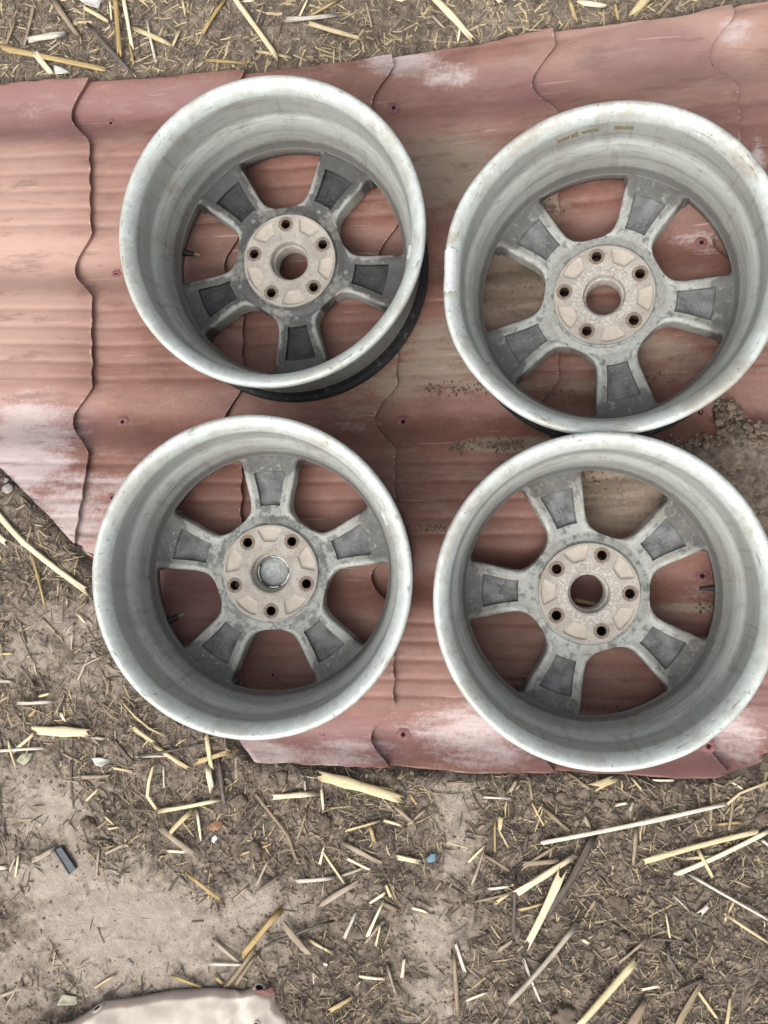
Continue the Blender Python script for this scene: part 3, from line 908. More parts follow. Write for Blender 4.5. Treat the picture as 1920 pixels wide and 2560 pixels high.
# ------------------------------------------------------------------ soil lying on the sheet at its right side
def build_heap():
    gx = np.arange(1560, 2060, 5.0); gy = np.arange(960, 1420, 5.0)
    PX, PY = np.meshgrid(gx, gy)
    poly = [(1625, 1100), (1700, 1102), (1760, 1092), (1817, 1074), (1806, 1045), (1798, 1012), (1800, 985), (1830, 1000), (1850, 1030), (1890, 1062), (1925, 1080), (2030, 1110), (2025, 1395), (1900, 1420), (1860, 1330), (1760, 1220), (1690, 1150)]
    P = np.array(poly, float)
    d = np.full(PX.shape, 1e9); inside = np.zeros(PX.shape, bool)
    for k in range(len(P)):
        a = P[k]; b = P[(k + 1) % len(P)]; e = b - a
        t = np.clip(((PX - a[0]) * e[0] + (PY - a[1]) * e[1]) / (e @ e), 0, 1)
        d = np.minimum(d, np.hypot(PX - a[0] - t * e[0], PY - a[1] - t * e[1]))
        c = ((a[1] > PY) != (b[1] > PY)) & (PX < (b[0] - a[0]) * (PY - a[1]) / (b[1] - a[1] + 1e-9) + a[0])
        inside ^= c
    sd = np.where(inside, d, -d) + 7 * vnoise(PX, PY, 30, 91) + 4 * vnoise(PX, PY, 11, 92)
    x, y, z = world_at(PX, PY, sheet_base)
    st = sheet_top(PX.ravel(), PY.ravel())[2].reshape(PX.shape)
    low = np.minimum(st, z - .013)
    h = np.clip(sd / 40, -1, 1)
    zz = low + np.where(h > 0, .018 * np.sqrt(np.clip(h, 0, 1)), .02 * h) + np.clip(h + .3, 0, 1) * (.003 * vnoise(x, y, .02, 93) + .0028 * vnoise(x, y, .009, 94) + .002 * np.abs(vnoise(x, y, .005, 95)))
    V = np.stack([x, y, zz], -1).reshape(-1, 3)
    F = grid_faces(*PX.shape)[:, [0, 1, 2, 3]]
    F = F[(h[:-1, :-1] > -.6).reshape(-1)]
    o = new_mesh_obj('soil_heap', V, F, SOIL)
    fattr(o, 'dust', -.05 + .40 * np.exp(-(((PX - 1870) / 90) ** 2 + ((PY - 1120) / 90) ** 2)))
    o['kind'] = 'structure'
    return [(px, py) for px, py, q in zip(PX.ravel(), PY.ravel(), sd.ravel()) if q > -6], lambda px, py: float(np.interp(0, [0, 1], [0, 1]))
heap_pts, _ = build_heap()

# ------------------------------------------------------------------ crumbs of soil
def ico():
    bm = bmesh.new(); bmesh.ops.create_icosphere(bm, subdivisions=1, radius=1)
    V = np.array([v.co[:] for v in bm.verts]); F = np.array([[v.index for v in f.verts] for f in bm.faces]); bm.free()
    return V, F
ICO_V, ICO_F = ico()

def soil_piece_mat(name, dark, light):
    m = NT(name, .15)
    c = m.attr('tone'); n = m.noise(400, 4, .7)
    col = m.mix(c, dark, light); col = m.mix(m.ramp(n, .3, .7, 0, .5), col, dark)
    m.bump(n, .6, .002)
    return m.out(col, .95)

def build_crumbs():
    rng = np.random.RandomState(21)
    P = []
    # on open soil
    N = 11500
    px = rng.uniform(-220, 2140, N * 3); py = rng.uniform(-180, 2740, N * 3)
    ins = sheet_inside(px, py)
    keep = (ins < 4)
    px, py = px[keep][:N], py[keep][:N]
    x, y, z = world_at(px, py, ground_z)
    dm = dust_mask(px, py)
    r = .0010 + .0032 * rng.rand(len(px)) ** 4 + .0012 * rng.rand(len(px))
    r = r * (1 - .35 * dm) * np.where(rng.rand(len(px)) < dm * 1.3, .45, 1)
    for a in zip(x, y, z + r * .35, r, np.clip(.42 + .6 * dm + rng.uniform(-.25, .35, len(px)), 0, 1)): P.append(a)
    # on the heap and in streaks along the ribs
    hp = np.array(heap_pts); q = rng.randint(0, len(hp), 2600)
    px = hp[q, 0] + rng.uniform(-3, 3, 2600); py = hp[q, 1] + rng.uniform(-3, 3, 2600)
    x, y, z = world_at(px, py, sheet_base)
    r = .0013 + .0045 * rng.rand(2600) ** 3
    zt = np.minimum(sheet_top(px, py)[2], z - .013)
    for a in zip(x, y, zt + .016, r, .1 + rng.rand(2600) * .75): P.append(a)
    for x0, x1, yc, w, n in ((1130, 1310, 1113, 9, 240), (1120, 1160, 1119, 5, 40), (1060, 1300, 968, 9, 200), (1280, 1420, 720, 22, 60), (1740, 1830, 1522, 9, 120), (1340, 1560, 1195, 20, 200), (1400, 1480, 790, 10, 60), (1500, 1700, 945, 10, 130),
                             (1450, 1560, 1780, 7, 60), (1540, 1650, 1792, 5, 30), (1000, 1120, 1320, 6, 60), (1360, 1460, 985, 8, 80), (360, 420, 795, 5, 14), (1330, 1420, 515, 10, 60), (1130, 1230, 560, 10, 30)):
        px = rng.uniform(x0, x1, n); py = yc + rng.normal(0, w, n)
        x, y, z = (v for v in sheet_top(px, py))
        r = .0007 + .0017 * rng.rand(n) ** 3
        for a in zip(x, y, z + r * .4, r, rng.rand(n) * .5): P.append(a)
    P = np.array(P); n = len(P)
    d = 1 + rng.uniform(-.32, .32, (n, 12))
    V = ICO_V[None] * d[..., None] * P[:, None, 3:4] * (1 + rng.uniform(-.25, .25, (n, 1, 3)))
    V[..., 2] *= .75
    V += P[:, None, :3]
    F = ICO_F[None] + (np.arange(n) * 12)[:, None, None]
    o = new_mesh_obj('soil_crumbs', V.reshape(-1, 3), F.reshape(-1, 3), soil_piece_mat('crumb_soil', (.10, .076, .056), (.33, .26, .20)), smooth=False)
    fattr(o, 'tone', np.repeat(P[:, 4], 12))
    tag(o, 'small soil crumbs strewn over the ground and the sheet', 'soil', None, 'stuff')
build_crumbs()

# ------------------------------------------------------------------ fine litter: chaff and fibres too small to pick apart
def build_litter():
    rng = np.random.RandomState(8)
    N = 28000
    px = rng.uniform(-260, 2180, N * 3); py = rng.uniform(-220, 2780, N * 3)
    dm = dust_mask(px, py)
    clump = vnoise(px, py, 120, 55) * .5 + vnoise(px, py, 50, 56) * .5
    keep = (sheet_inside(px, py) < 2) & (rng.rand(N * 3) < np.clip((.95 - 1.15 * dm) + .7 * clump, .03, 1))
    px, py = px[keep][:N], py[keep][:N]
    n = len(px)
    x, y, z = world_at(px, py, ground_z)
    L = .004 + .034 * rng.rand(n) ** 3 + .006 * rng.rand(n)
    W = .00028 + .0011 * rng.rand(n) ** 3
    ang = rng.uniform(0, 2 * np.pi, n); curl = rng.normal(0, .32, n)
    tone = rng.rand(n) ** 1.6
    top = (py < 200)
    tone = np.where(top, np.clip(tone + .22, 0, 1), tone)
    ns = 4
    V = np.zeros((n, ns, 3, 3))
    for k in range(ns):
        s = k / (ns - 1) - .5
        a = ang + curl * s
        cx = x + np.cos(ang + curl * s * .5) * L * s; cy = y + np.sin(ang + curl * s * .5) * L * s
        zz = ground_z(cx, cy) + .0012 + W
        w = W * (1 - .6 * abs(2 * s) ** 3)
        for j, (o, h) in enumerate(((-1, -.6), (0, .7), (1, -.6))):
            V[:, k, j, 0] = cx - np.sin(a) * w * o
            V[:, k, j, 1] = cy + np.cos(a) * w * o
            V[:, k, j, 2] = zz + h * w + rng.uniform(0, .0012, n)
    F = []
    for k in range(ns - 1):
        for j in range(2):
            F.append([k * 3 + j, (k + 1) * 3 + j, (k + 1) * 3 + j + 1, k * 3 + j + 1])
    F = np.array(F)[None] + (np.arange(n) * ns * 3)[:, None, None]
    m = NT('chaff', .2)
    t = m.attr('tone')
    cr = m.n('ShaderNodeValToRGB')
    els = cr.color_ramp.elements
    els[0].position = 0; els[0].color = (.06, .05, .042, 1)
    els[1].position = 1; els[1].color = (.55, .45, .27, 1)
    for p, c in ((.30, (.10, .084, .068)), (.52, (.18, .15, .118)), (.72, (.29, .235, .165)), (.88, (.42, .335, .20))):
        e = els.new(p); e.color = (*c, 1)
    m.l(t, cr.inputs[0])
    o = new_mesh_obj('straw_litter', V.reshape(-1, 3), F.reshape(-1, 4), m.out(cr.outputs[0], .8))
    fattr(o, 'tone', np.repeat(tone, ns * 3))
    tag(o, 'fine chaff and plant fibres matted over the bare soil', 'litter', None, 'stuff')
build_litter()

def build_chips():
    rng = np.random.RandomState(18)
    N = 3400
    px = rng.uniform(-260, 2180, N * 8); py = rng.uniform(-220, 2780, N * 8)
    dm = dust_mask(px, py)
    clump = vnoise(px, py, 150, 65) * .6 + vnoise(px, py, 60, 66) * .4
    extra = .8 * (py < 220) + .25 * ((px > 1200) & (py > 1950)) + .3 * ((px < 420) & (py > 1700) & (py < 1960)) + .25 * ((px > 300) & (px < 950) & (py > 1900) & (py < 2130))
    keep = (sheet_inside(px, py) < -4) & (rng.rand(N * 8) < np.clip(.25 - .9 * dm + extra + 1.1 * clump, .01, 1))
    px, py = px[keep][:N], py[keep][:N]
    n = len(px)
    x, y, z = world_at(px, py, ground_z)
    L = .010 + .030 * rng.rand(n) ** 2; W = .0009 + .0016 * rng.rand(n) ** 2
    ang = rng.uniform(0, 2 * np.pi, n); curl = rng.normal(0, .15, n)
    ns = 4
    V = np.zeros((n, ns, 5, 3))
    for k in range(ns):
        s = k / (ns - 1) - .5
        cx = x + np.cos(ang + curl * s) * L * s; cy = y + np.sin(ang + curl * s) * L * s
        zz = ground_z(cx, cy) + .0016
        e = rng.uniform(-.5, .5, n) * W if k in (0, ns - 1) else 0
        for j, (o, h) in enumerate(((-1, -.7), (-.55, .25), (0, .5), (.55, .25), (1, -.7))):
            V[:, k, j, 0] = cx - np.sin(ang) * W * o + np.cos(ang) * e * o
            V[:, k, j, 1] = cy + np.cos(ang) * W * o + np.sin(ang) * e * o
            V[:, k, j, 2] = zz + h * W
    F = np.array([[k * 5 + j, (k + 1) * 5 + j, (k + 1) * 5 + j + 1, k * 5 + j + 1] for k in range(ns - 1) for j in range(4)])[None] + (np.arange(n) * ns * 5)[:, None, None]
    o = new_mesh_obj('straw_chips', V.reshape(-1, 3), F.reshape(-1, 4), bpy.data.materials['chaff'])
    fattr(o, 'tone', np.repeat(np.clip(.22 + .68 * rng.rand(n) + .12 * (py < 220), 0, 1), ns * 5))
    tag(o, 'short flattened chopped straw matted in clumps on the soil', 'chopped straw', None, 'stuff')
build_chips()

# ------------------------------------------------------------------ straw stalks that can be picked up one by one
def straw_mat(name, a, b, c):
    m = NT(name, .35)
    info = m.n('ShaderNodeObjectInfo')
    off = m.n('ShaderNodeVectorMath', operation='MULTIPLY_ADD')
    cmb = m.n('ShaderNodeCombineXYZ')
    m.l(info.outputs['Random'], cmb.inputs[0]); m.l(info.outputs['Random'], cmb.inputs[1])
    m.l(m.coord((1, 14, 14)), off.inputs[0]); off.inputs[1].default_value = (1, 1, 1)
    sc = m.n('ShaderNodeVectorMath', operation='SCALE'); m.l(cmb.outputs[0], sc.inputs[0]); sc.inputs['Scale'].default_value = 37.0
    m.l(sc.outputs[0], off.inputs[2])
    n1 = m.noise(34, 4, .6, off.outputs[0]); n2 = m.noise(120, 4, .7)
    col = m.mix(m.ramp(n1, .28, .72), a, b)
    col = m.mix(m.ramp(n2, .55, .78, 0, .55), col, c)
    hv = m.n('ShaderNodeHueSaturation'); m.l(col, hv.inputs['Color'])
    m.l(m.ramp(info.outputs['Random'], 0, 1, .72, 1.12), hv.inputs['Value'])
    m.l(m.ramp(info.outputs['Random'], 1, 0, .75, 1.05), hv.inputs['Saturation'])
    m.bump(n1, .5, .001)
    return m.out(hv.outputs[0], .6)
STRAW = {'P': straw_mat('pale_straw', (.62, .50, .27), (.78, .67, .42), (.34, .25, .13)),
         'G': straw_mat('golden_straw', (.42, .29, .12), (.60, .45, .22), (.20, .135, .07)),
         'W': straw_mat('bleached_straw', (.42, .375, .295), (.60, .545, .44), (.24, .205, .155)),
         'T': straw_mat('tan_straw', (.25, .185, .12), (.40, .31, .21), (.12, .09, .06)),
         'D': straw_mat('dark_stalk', (.070, .055, .044), (.16, .128, .10), (.035, .028, .023))}

def tube_straw(pts, width, rng, split=False):
    """a dry stalk through local points; hollow, flattened, with cut ends and a slight kink; split = torn open"""
    P = np.array(pts, float)
    seg = np.concatenate([[0], np.cumsum(np.linalg.norm(np.diff(P, axis=0), axis=1))])
    n = int(min(9, max(4, seg[-1] / .018)))
    t = np.linspace(0, seg[-1], n)
    C = np.stack([np.interp(t, seg, P[:, k]) for k in range(3)], 1)
    L = seg[-1]
    C[:, 1] += rng.uniform(-.018, .018) * L * np.sin(np.linspace(0, math.pi, n))
    C[:, 2] += abs(rng.gauss(0, .006)) * L * np.sin(np.linspace(0, math.pi, n))
    node = rng.random()
    flat = rng.uniform(.22, .48)
    m = 6
    a0, a1 = (0, 2 * math.pi) if not split else (-.35, math.pi + .35)
    V, F = [], []
    for k in range(n):
        d = C[min(k + 1, n - 1)] - C[max(k - 1, 0)]
        d = d / np.linalg.norm(d)
        sx = np.array([-d[1], d[0], 0]); sx /= np.linalg.norm(sx) + 1e-9
        up = np.cross(d, sx)
        s = k / (n - 1)
        w = width / 2 * (1 + rng.uniform(-.06, .06)) * (1.0 - .16 * s)
        if abs(s - node) < .5 / n and L > .05: w *= 1.18
        for j in range(m):
            a = a0 + (a1 - a0) * (j / m if not split else j / (m - 1))
            e = np.zeros(3)
            if k in (0, n - 1): e = d * rng.uniform(-.9, .7) * width
            V.append(C[k] + sx * math.cos(a) * w + up * math.sin(a) * w * flat + e)
    mm = m if not split else m - 1
    for k in range(n - 1):
        for j in range(mm):
            j2 = (j + 1) % m
            F.append((k * m + j, k * m + j2, (k + 1) * m + j2, (k + 1) * m + j))
    if not split:
        # short inner lip so that the cut ends read as hollow
        for k, sgn in ((0, 1), (n - 1, -1)):
            c0 = len(V)
            d = (C[1] - C[0]) if k == 0 else (C[-1] - C[-2]); d = d / np.linalg.norm(d)
            for j in range(m): V.append(C[k] + (np.array(V[k * m + j]) - C[k]) * .62 + d * sgn * width * .5)
            for j in range(m):
                j2 = (j + 1) % m
                f = (k * m + j, c0 + j, c0 + j2, k * m + j2)
                F.append(f if sgn == 1 else f[::-1])
            F.append(tuple(c0 + j for j in range(m)))
    return V, F

def place_straw(name, pix, wpx, kind, label, group, rng, hf=ground_z, lift=0., split=False):
    X, Y, Z = world_at(np.array([p[0] for p in pix], float), np.array([p[1] for p in pix], float), hf)
    c = np.array([X.mean(), Y.mean(), 0]); 
    dx, dy = X[-1] - X[0], Y[-1] - Y[0]
    yaw = math.atan2(dy, dx)
    w = wpx * .00060
    mid = len(pix) == 2
    zs = Z + w * .30 + lift
    if mid:
        # rest on the highest ground under the stalk
        ss = np.linspace(0, 1, 7)
        gz = hf(X[0] + dx * ss, Y[0] + dy * ss)
        line = zs[0] + (zs[1] - zs[0]) * ss
        up = float(np.max(gz + w * .12 + lift - line)); zs = zs + max(0, up) * .75
    c[2] = zs.mean()
    ca, sa = math.cos(-yaw), math.sin(-yaw)
    pts = [((x - c[0]) * ca - (y - c[1]) * sa, (x - c[0]) * sa + (y - c[1]) * ca, z - c[2]) for x, y, z in zip(X, Y, zs)]
    V, F = tube_straw(pts, w, rng, split)
    o = new_mesh_obj(name, V, F, STRAW[kind])
    o.location = c; o.rotation_euler = (0, 0, yaw)
    if split:
        sol = o.modifiers.new('wall', 'SOLIDIFY'); sol.thickness = .0006
    tag(o, label, 'dark stalk' if kind == 'D' else 'straw', group)
    return o

GT = 'loose straw above the sheet'; GL = 'loose straw left of the capped wheel'; GB = 'loose straw below the sheet on the left'; GR = 'loose straw below the sheet on the right'
LT = {'T': 'loose straw piece on the soil strip above the red sheet', 'L': 'loose straw piece on the soil beside the cut lower left sheet edge',
      'B': 'loose straw piece on the dusty soil in the lower left', 'R': 'loose straw piece on the dark soil in the lower right'}
GG = {'T': GT, 'L': GL, 'B': GB, 'R': GR}
# region, pixel points, width in pixels, kind, own label or None, split
ST = [
 ('T', [(133, 0), (200, 95)], 16, 'T', None), ('T', [(278, 0), (282, 55)], 7, 'P', None), ('T', [(292, -10), (305, 145)], 15, 'G', 'thick golden straw standing upright in the picture at the top edge'),
 ('T', [(310, -10), (334, 124)], 12, 'P', 'pale straw beside the thick golden one at the top edge'), ('T', [(12, 130), (278, 185)], 17, 'G', 'long golden stalk lying along the top left sheet edge'),
 ('T', [(95, 139), (139, 194)], 18, 'P', 'short pale straw crossing under the long golden stalk, top left'), ('T', [(75, 107), (168, 92)], 20, 'W', 'short bleached grey straw stub near the top left corner'),
 ('T', [(231, 75), (336, 191)], 14, 'D', 'brown stick pointing down at the sheet edge, top left'), ('T', [(214, 25), (272, 58)], 12, 'P', None), ('T', [(333, 72), (434, 116)], 15, 'P', None),
 ('T', [(451, 81), (434, 119)], 9, 'G', None), ('T', [(370, 58), (384, 120), (399, 185)], 8, 'W', None), ('T', [(457, 0), (466, 43)], 8, 'P', None), ('T', [(567, 0), (509, 87)], 13, 'G', None),
 ('T', [(580, -8), (703, 162)], 15, 'P', 'long pale straw slanting down to the sheet above the sooty wheel'), ('T', [(518, 152), (628, 162)], 9, 'G', None), ('T', [(645, 132), (732, 148)], 9, 'G', None),
 ('T', [(723, 55), (845, 43)], 14, 'W', None), ('T', [(770, 0), (747, 49)], 7, 'P', None), ('T', [(854, 0), (764, 52)], 8, 'G', None), ('T', [(775, 67), (909, 107)], 14, 'G', 'golden straw with a pale end, above the sheet at top centre'),
 ('T', [(1076, -5), (1180, 107)], 19, 'P', 'thick pale yellow straw ending on the sheet edge, top right of centre'), ('T', [(1151, 69), (1145, 113)], 8, 'P', None), ('T', [(1082, 46), (1113, 78)], 7, 'W', None),
 ('T', [(1455, 12), (1512, 20)], 16, 'P', None), ('T', [(1622, -5), (1576, 52)], 27, 'P', 'broad pale straw at the top edge beside the rising sheet corner'), ('T', [(1685, -5), (1640, 45)], 13, 'T', None),
 ('T', [(1423, 0), (1440, 58)], 12, 'G', None), ('T', [(985, 0), (1015, 8)], 10, 'P', None), ('T', [(1240, 0), (1255, 17)], 12, 'P', None), ('T', [(90, 0), (62, 120)], 10, 'T', None), ('T', [(40, 60), (20, 110)], 9, 'T', None),
 ('T', [(1536, 20), (1545, 60)], 8, 'G', None), ('T', [(1375, 40), (1365, 70)], 12, 'T', None), ('T', [(915, 10), (930, 70)], 7, 'T', None), ('T', [(660, 20), (640, 70)], 6, 'T', None),
 ('L', [(-10, 1272), (60, 1345), (224, 1478)], 18, 'P', 'long thick pale stalk reaching to the rim of the capped wheel'), ('L', [(-5, 1337), (27, 1362)], 19, 'P', None), ('L', [(87, 1382), (121, 1513)], 8, 'G', 'thin golden straw hanging below the long thick stalk'),
 ('L', [(110, 1436), (124, 1408)], 7, 'T', None), ('L', [(0, 1634), (37, 1632)], 7, 'P', None), ('L', [(6, 1598), (10, 1651)], 6, 'T', None), ('L', [(-5, 1702), (37, 1703)], 10, 'W', None), ('L', [(50, 1756), (141, 1750)], 10, 'W', 'bleached thin straw lying level, left of the capped wheel'),
 ('L', [(104, 1739), (130, 1732)], 8, 'P', None), ('L', [(100, 1823), (237, 1829)], 27, 'P', 'broad split pale straw lying level below left of the capped wheel', 1), ('L', [(237, 1841), (266, 1846)], 9, 'W', None), ('L', [(336, 1812), (393, 1854)], 13, 'P', 'short bright straw just below the capped wheel rim'),
 ('L', [(312, 1756), (359, 1810), (417, 1839)], 7, 'G', 'thin bent golden stem below the capped wheel rim'), ('L', [(390, 1862), (475, 1920)], 13, 'P', None), ('L', [(-5, 1876), (114, 1868)], 9, 'W', None), ('L', [(39, 1876), (89, 1833)], 10, 'P', None), ('L', [(23, 1849), (42, 1914)], 8, 'P', None),
 ('L', [(208, 1665), (270, 1636)], 6, 'T', None), ('L', [(170, 1578), (189, 1559)], 9, 'T', None), ('L', [(185, 1578), (181, 1625)], 6, 'T', None), ('L', [(199, 1536), (216, 1555)], 7, 'P', None), ('L', [(285, 1845), (336, 1906)], 11, 'D', None), ('L', [(349, 1889), (540, 1852)], 7, 'D', 'long thin dark twig below the capped wheel'),
 ('L', [(521, 1839), (534, 1922)], 13, 'P', None), ('L', [(494, 1904), (579, 1876)], 15, 'G', None), ('L', [(272, 1733), (275, 1694)], 12, 'T', None), ('L', [(60, 1665), (95, 1720)], 8, 'D', None), ('L', [(75, 1790), (95, 1770)], 9, 'G', None), ('L', [(155, 1780), (165, 1800)], 10, 'P', None),
 ('L', [(60, 1375), (55, 1350)], 6, 'T', None), ('L', [(135, 1390), (178, 1376)], 7, 'T', None), ('L', [(70, 1260), (45, 1275)], 7, 'T', None), ('L', [(85, 1310), (78, 1345)], 7, 'T', None), ('L', [(0, 1385), (6, 1400)], 8, 'P', None), ('L', [(220, 1505), (200, 1520)], 8, 'T', None),
 ('B', [(203, 1940), (281, 1937)], 10, 'T', None), ('B', [(284, 1919), (333, 1928)], 8, 'G', None), ('B', [(347, 1890), (428, 1888)], 6, 'W', None), ('B', [(388, 1914), (370, 1980), (396, 2018)], 10, 'P', 'thin pale straw broken into an angle, below the capped wheel'), ('B', [(411, 1914), (412, 1969)], 6, 'W', None),
 ('B', [(524, 1914), (536, 1972)], 19, 'P', 'thick upright pale straw just left of the sheet corner'), ('B', [(550, 1902), (558, 1960), (564, 2006)], 12, 'D', 'dark grey bent stick just left of the sheet corner'), ('B', [(405, 2024), (556, 1995)], 12, 'P', 'long pale straw lying level below the sheet corner'), ('B', [(483, 2024), (431, 2076)], 15, 'P', 'short bright pale straw slanting under the long level one'),
 ('B', [(495, 2024), (505, 2096)], 8, 'P', None), ('B', [(405, 2064), (495, 2134)], 17, 'T', 'frayed split straw beside the white shell', 1), ('B', [(422, 2125), (469, 2128)], 8, 'P', None), ('B', [(475, 2180), (558, 2246)], 12, 'G', 'clean golden straw alone on the pale dust'),
 ('B', [(642, 1983), (723, 2081), (744, 2151)], 9, 'T', 'long thin curved brown stem in the middle of the soil'), ('B', [(674, 2145), (645, 2209)], 8, 'T', None), ('B', [(712, 2180), (642, 2226)], 6, 'D', None), ('B', [(622, 2215), (584, 2249)], 7, 'T', None),
 ('B', [(706, 2267), (608, 2385)], 17, 'G', 'thick yellow-brown straw slanting above the beige panel'), ('B', [(712, 2301), (778, 2380)], 17, 'T', 'thick brown straw stub right of the thick yellow-brown one'), ('B', [(775, 2348), (833, 2380)], 9, 'P', None), ('B', [(538, 2348), (593, 2397)], 13, 'T', None), ('B', [(524, 2405), (608, 2408)], 8, 'W', None),
 ('B', [(637, 2371), (567, 2463)], 12, 'T', None), ('B', [(650, 2375), (590, 2460)], 9, 'T', None), ('B', [(833, 2296), (665, 2359)], 9, 'D', 'long dark grey stem lying above the beige panel'), ('B', [(434, 2434), (509, 2463)], 9, 'G', 'small golden straw touching the beige panel edge'), ('B', [(292, 2434), (237, 2469)], 7, 'G', None),
 ('B', [(93, 2145), (148, 2113)], 16, 'T', 'brown straw stub touching the dark blue plastic strip'), ('B', [(-5, 2168), (20, 2166)], 12, 'P', None), ('B', [(49, 2139), (41, 2191)], 7, 'P', None), ('B', [(220, 1999), (252, 1968)], 8, 'G', None), ('B', [(799, 1934), (1006, 1994)], 30, 'P', 'broad pale split straw lying below the sheet step line', 1),
 ('B', [(800, 1945), (990, 1975)], 10, 'P', None), ('B', [(683, 1989), (793, 1980)], 15, 'P', None), ('B', [(746, 2200), (839, 2191)], 11, 'W', None), ('B', [(856, 2186), (914, 2165)], 8, 'W', None), ('B', [(810, 2128), (862, 2203)], 8, 'P', None), ('B', [(810, 2255), (903, 2200)], 15, 'T', None), ('B', [(862, 2105), (960, 2157)], 13, 'T', None),
 ('B', [(868, 2142), (926, 2171)], 8, 'P', None), ('B', [(862, 2342), (891, 2278)], 9, 'W', None), ('B', [(960, 2232), (926, 2255)], 8, 'P', None), ('B', [(920, 2336), (960, 2249)], 8, 'P', None), ('B', [(825, 2524), (880, 2492)], 11, 'G', None), ('B', [(903, 2437), (960, 2443)], 8, 'P', None), ('B', [(868, 2073), (949, 2050)], 7, 'P', None),
 ('B', [(926, 2064), (937, 2105)], 12, 'G', None), ('B', [(280, 2040), (245, 2070)], 9, 'T', None), ('B', [(262, 2035), (287, 2058)], 7, 'P', None), ('B', [(272, 2071), (300, 2066)], 7, 'P', None), ('B', [(250, 2115), (243, 2190)], 8, 'T', None), ('B', [(213, 2210), (220, 2242)], 6, 'T', None), ('B', [(180, 1900), (182, 1985), (186, 2020)], 6, 'D', None),
 ('B', [(235, 2098), (282, 2100)], 9, 'D', None), ('B', [(300, 2022), (400, 2024)], 7, 'D', None), ('B', [(575, 2083), (665, 2090)], 6, 'D', None), ('B', [(805, 1970), (810, 2020)], 8, 'P', None), ('B', [(745, 2095), (770, 2020)], 6, 'T', None), ('B', [(800, 2160), (812, 2110)], 7, 'P', None), ('B', [(0, 2490), (72, 2462)], 8, 'T', None), ('B', [(20, 2510), (60, 2440)], 6, 'T', None),
 ('B', [(600, 2430), (625, 2380)], 6, 'T', None), ('B', [(540, 2438), (560, 2455)], 10, 'G', None), ('B', [(940, 2360), (952, 2310)], 6, 'P', None),
 ('R', [(1359, 2102), (1814, 2006)], 12, 'W', 'longest bleached straw lying across the lower right soil'), ('R', [(1814, 2008), (1850, 1975), (1925, 1950)], 7, 'G', 'thin bent golden stem continuing the longest straw to the right edge'), ('R', [(1614, 2145), (1886, 2073)], 15, 'P', 'long yellow straw, upper of the crossing pair at the right edge'),
 ('R', [(1689, 2180), (1925, 2068)], 13, 'P', 'long yellow straw, lower of the crossing pair at the right edge'), ('R', [(1718, 2142), (1814, 2135)], 8, 'P', None), ('R', [(1741, 2119), (1779, 2189)], 10, 'P', 'short pale straw crossing both long yellow straws'), ('R', [(1718, 2180), (1925, 2298)], 8, 'W', 'thin bleached straw running down to the right edge'),
 ('R', [(1296, 2223), (1435, 2134)], 17, 'P', 'thick pale straw slanting up beside the dark weathered stick'), ('R', [(1403, 2174), (1316, 2356)], 20, 'P', 'thickest yellow straw standing steep left of the dark weathered stick'), ('R', [(1484, 2081), (1425, 2190), (1359, 2290)], 19, 'D', 'dark weathered stick in the lower right soil'),
 ('R', [(1437, 2307), (1270, 2501)], 14, 'W', 'long bleached straw slanting between the two thick yellow ones'), ('R', [(1591, 2388), (1436, 2565)], 20, 'P', 'thick yellow straw running out of the bottom edge'), ('R', [(1307, 2391), (1351, 2504)], 7, 'W', None), ('R', [(1137, 2353), (1163, 2429)], 11, 'W', None), ('R', [(1134, 2371), (1145, 2527)], 13, 'T', 'upright brown stem in the pale dust, bottom centre'),
 ('R', [(1206, 1992), (1278, 1996)], 7, 'W', None), ('R', [(1252, 2032), (1249, 2070)], 14, 'P', None), ('R', [(1237, 2047), (1238, 2128)], 6, 'G', None), ('R', [(1241, 2064), (1270, 2116)], 6, 'G', None), ('R', [(1330, 2006), (1359, 2061)], 6, 'G', None), ('R', [(1359, 2018), (1423, 2076)], 11, 'T', None), ('R', [(1411, 1925), (1478, 1974)], 10, 'T', None),
 ('R', [(1484, 1962), (1532, 1942)], 24, 'P', 'short broad straw tucked under the sheet edge, lower right', 1), ('R', [(1579, 1943), (1603, 1972)], 6, 'P', None), ('R', [(1634, 1950), (1683, 1950)], 7, 'P', None), ('R', [(1588, 2064), (1582, 2157)], 11, 'T', None), ('R', [(1773, 1948), (1776, 2009)], 8, 'T', None), ('R', [(1822, 1950), (1854, 1970)], 6, 'P', None),
 ('R', [(1811, 2281), (1925, 2355)], 8, 'G', 'thin golden straw leaving at the right edge'), ('R', [(1663, 2281), (1673, 2342)], 6, 'P', None), ('R', [(1680, 2235), (1727, 2281)], 6, 'W', None), ('R', [(1750, 2278), (1773, 2255)], 14, 'W', None), ('R', [(1614, 2342), (1544, 2403)], 8, 'T', None), ('R', [(1622, 2345), (1725, 2353)], 6, 'D', None), ('R', [(1718, 2313), (1750, 2371)], 7, 'D', None),
 ('R', [(1666, 2353), (1672, 2400), (1712, 2446)], 11, 'D', None), ('R', [(1455, 2345), (1472, 2357)], 9, 'P', None), ('R', [(1171, 2495), (1215, 2478)], 7, 'P', None), ('R', [(995, 2139), (1050, 2151)], 14, 'P', None), ('R', [(1029, 2267), (1070, 2278)], 8, 'P', None), ('R', [(960, 2255), (1000, 2275)], 14, 'T', None), ('R', [(966, 2209), (980, 2243)], 9, 'P', None),
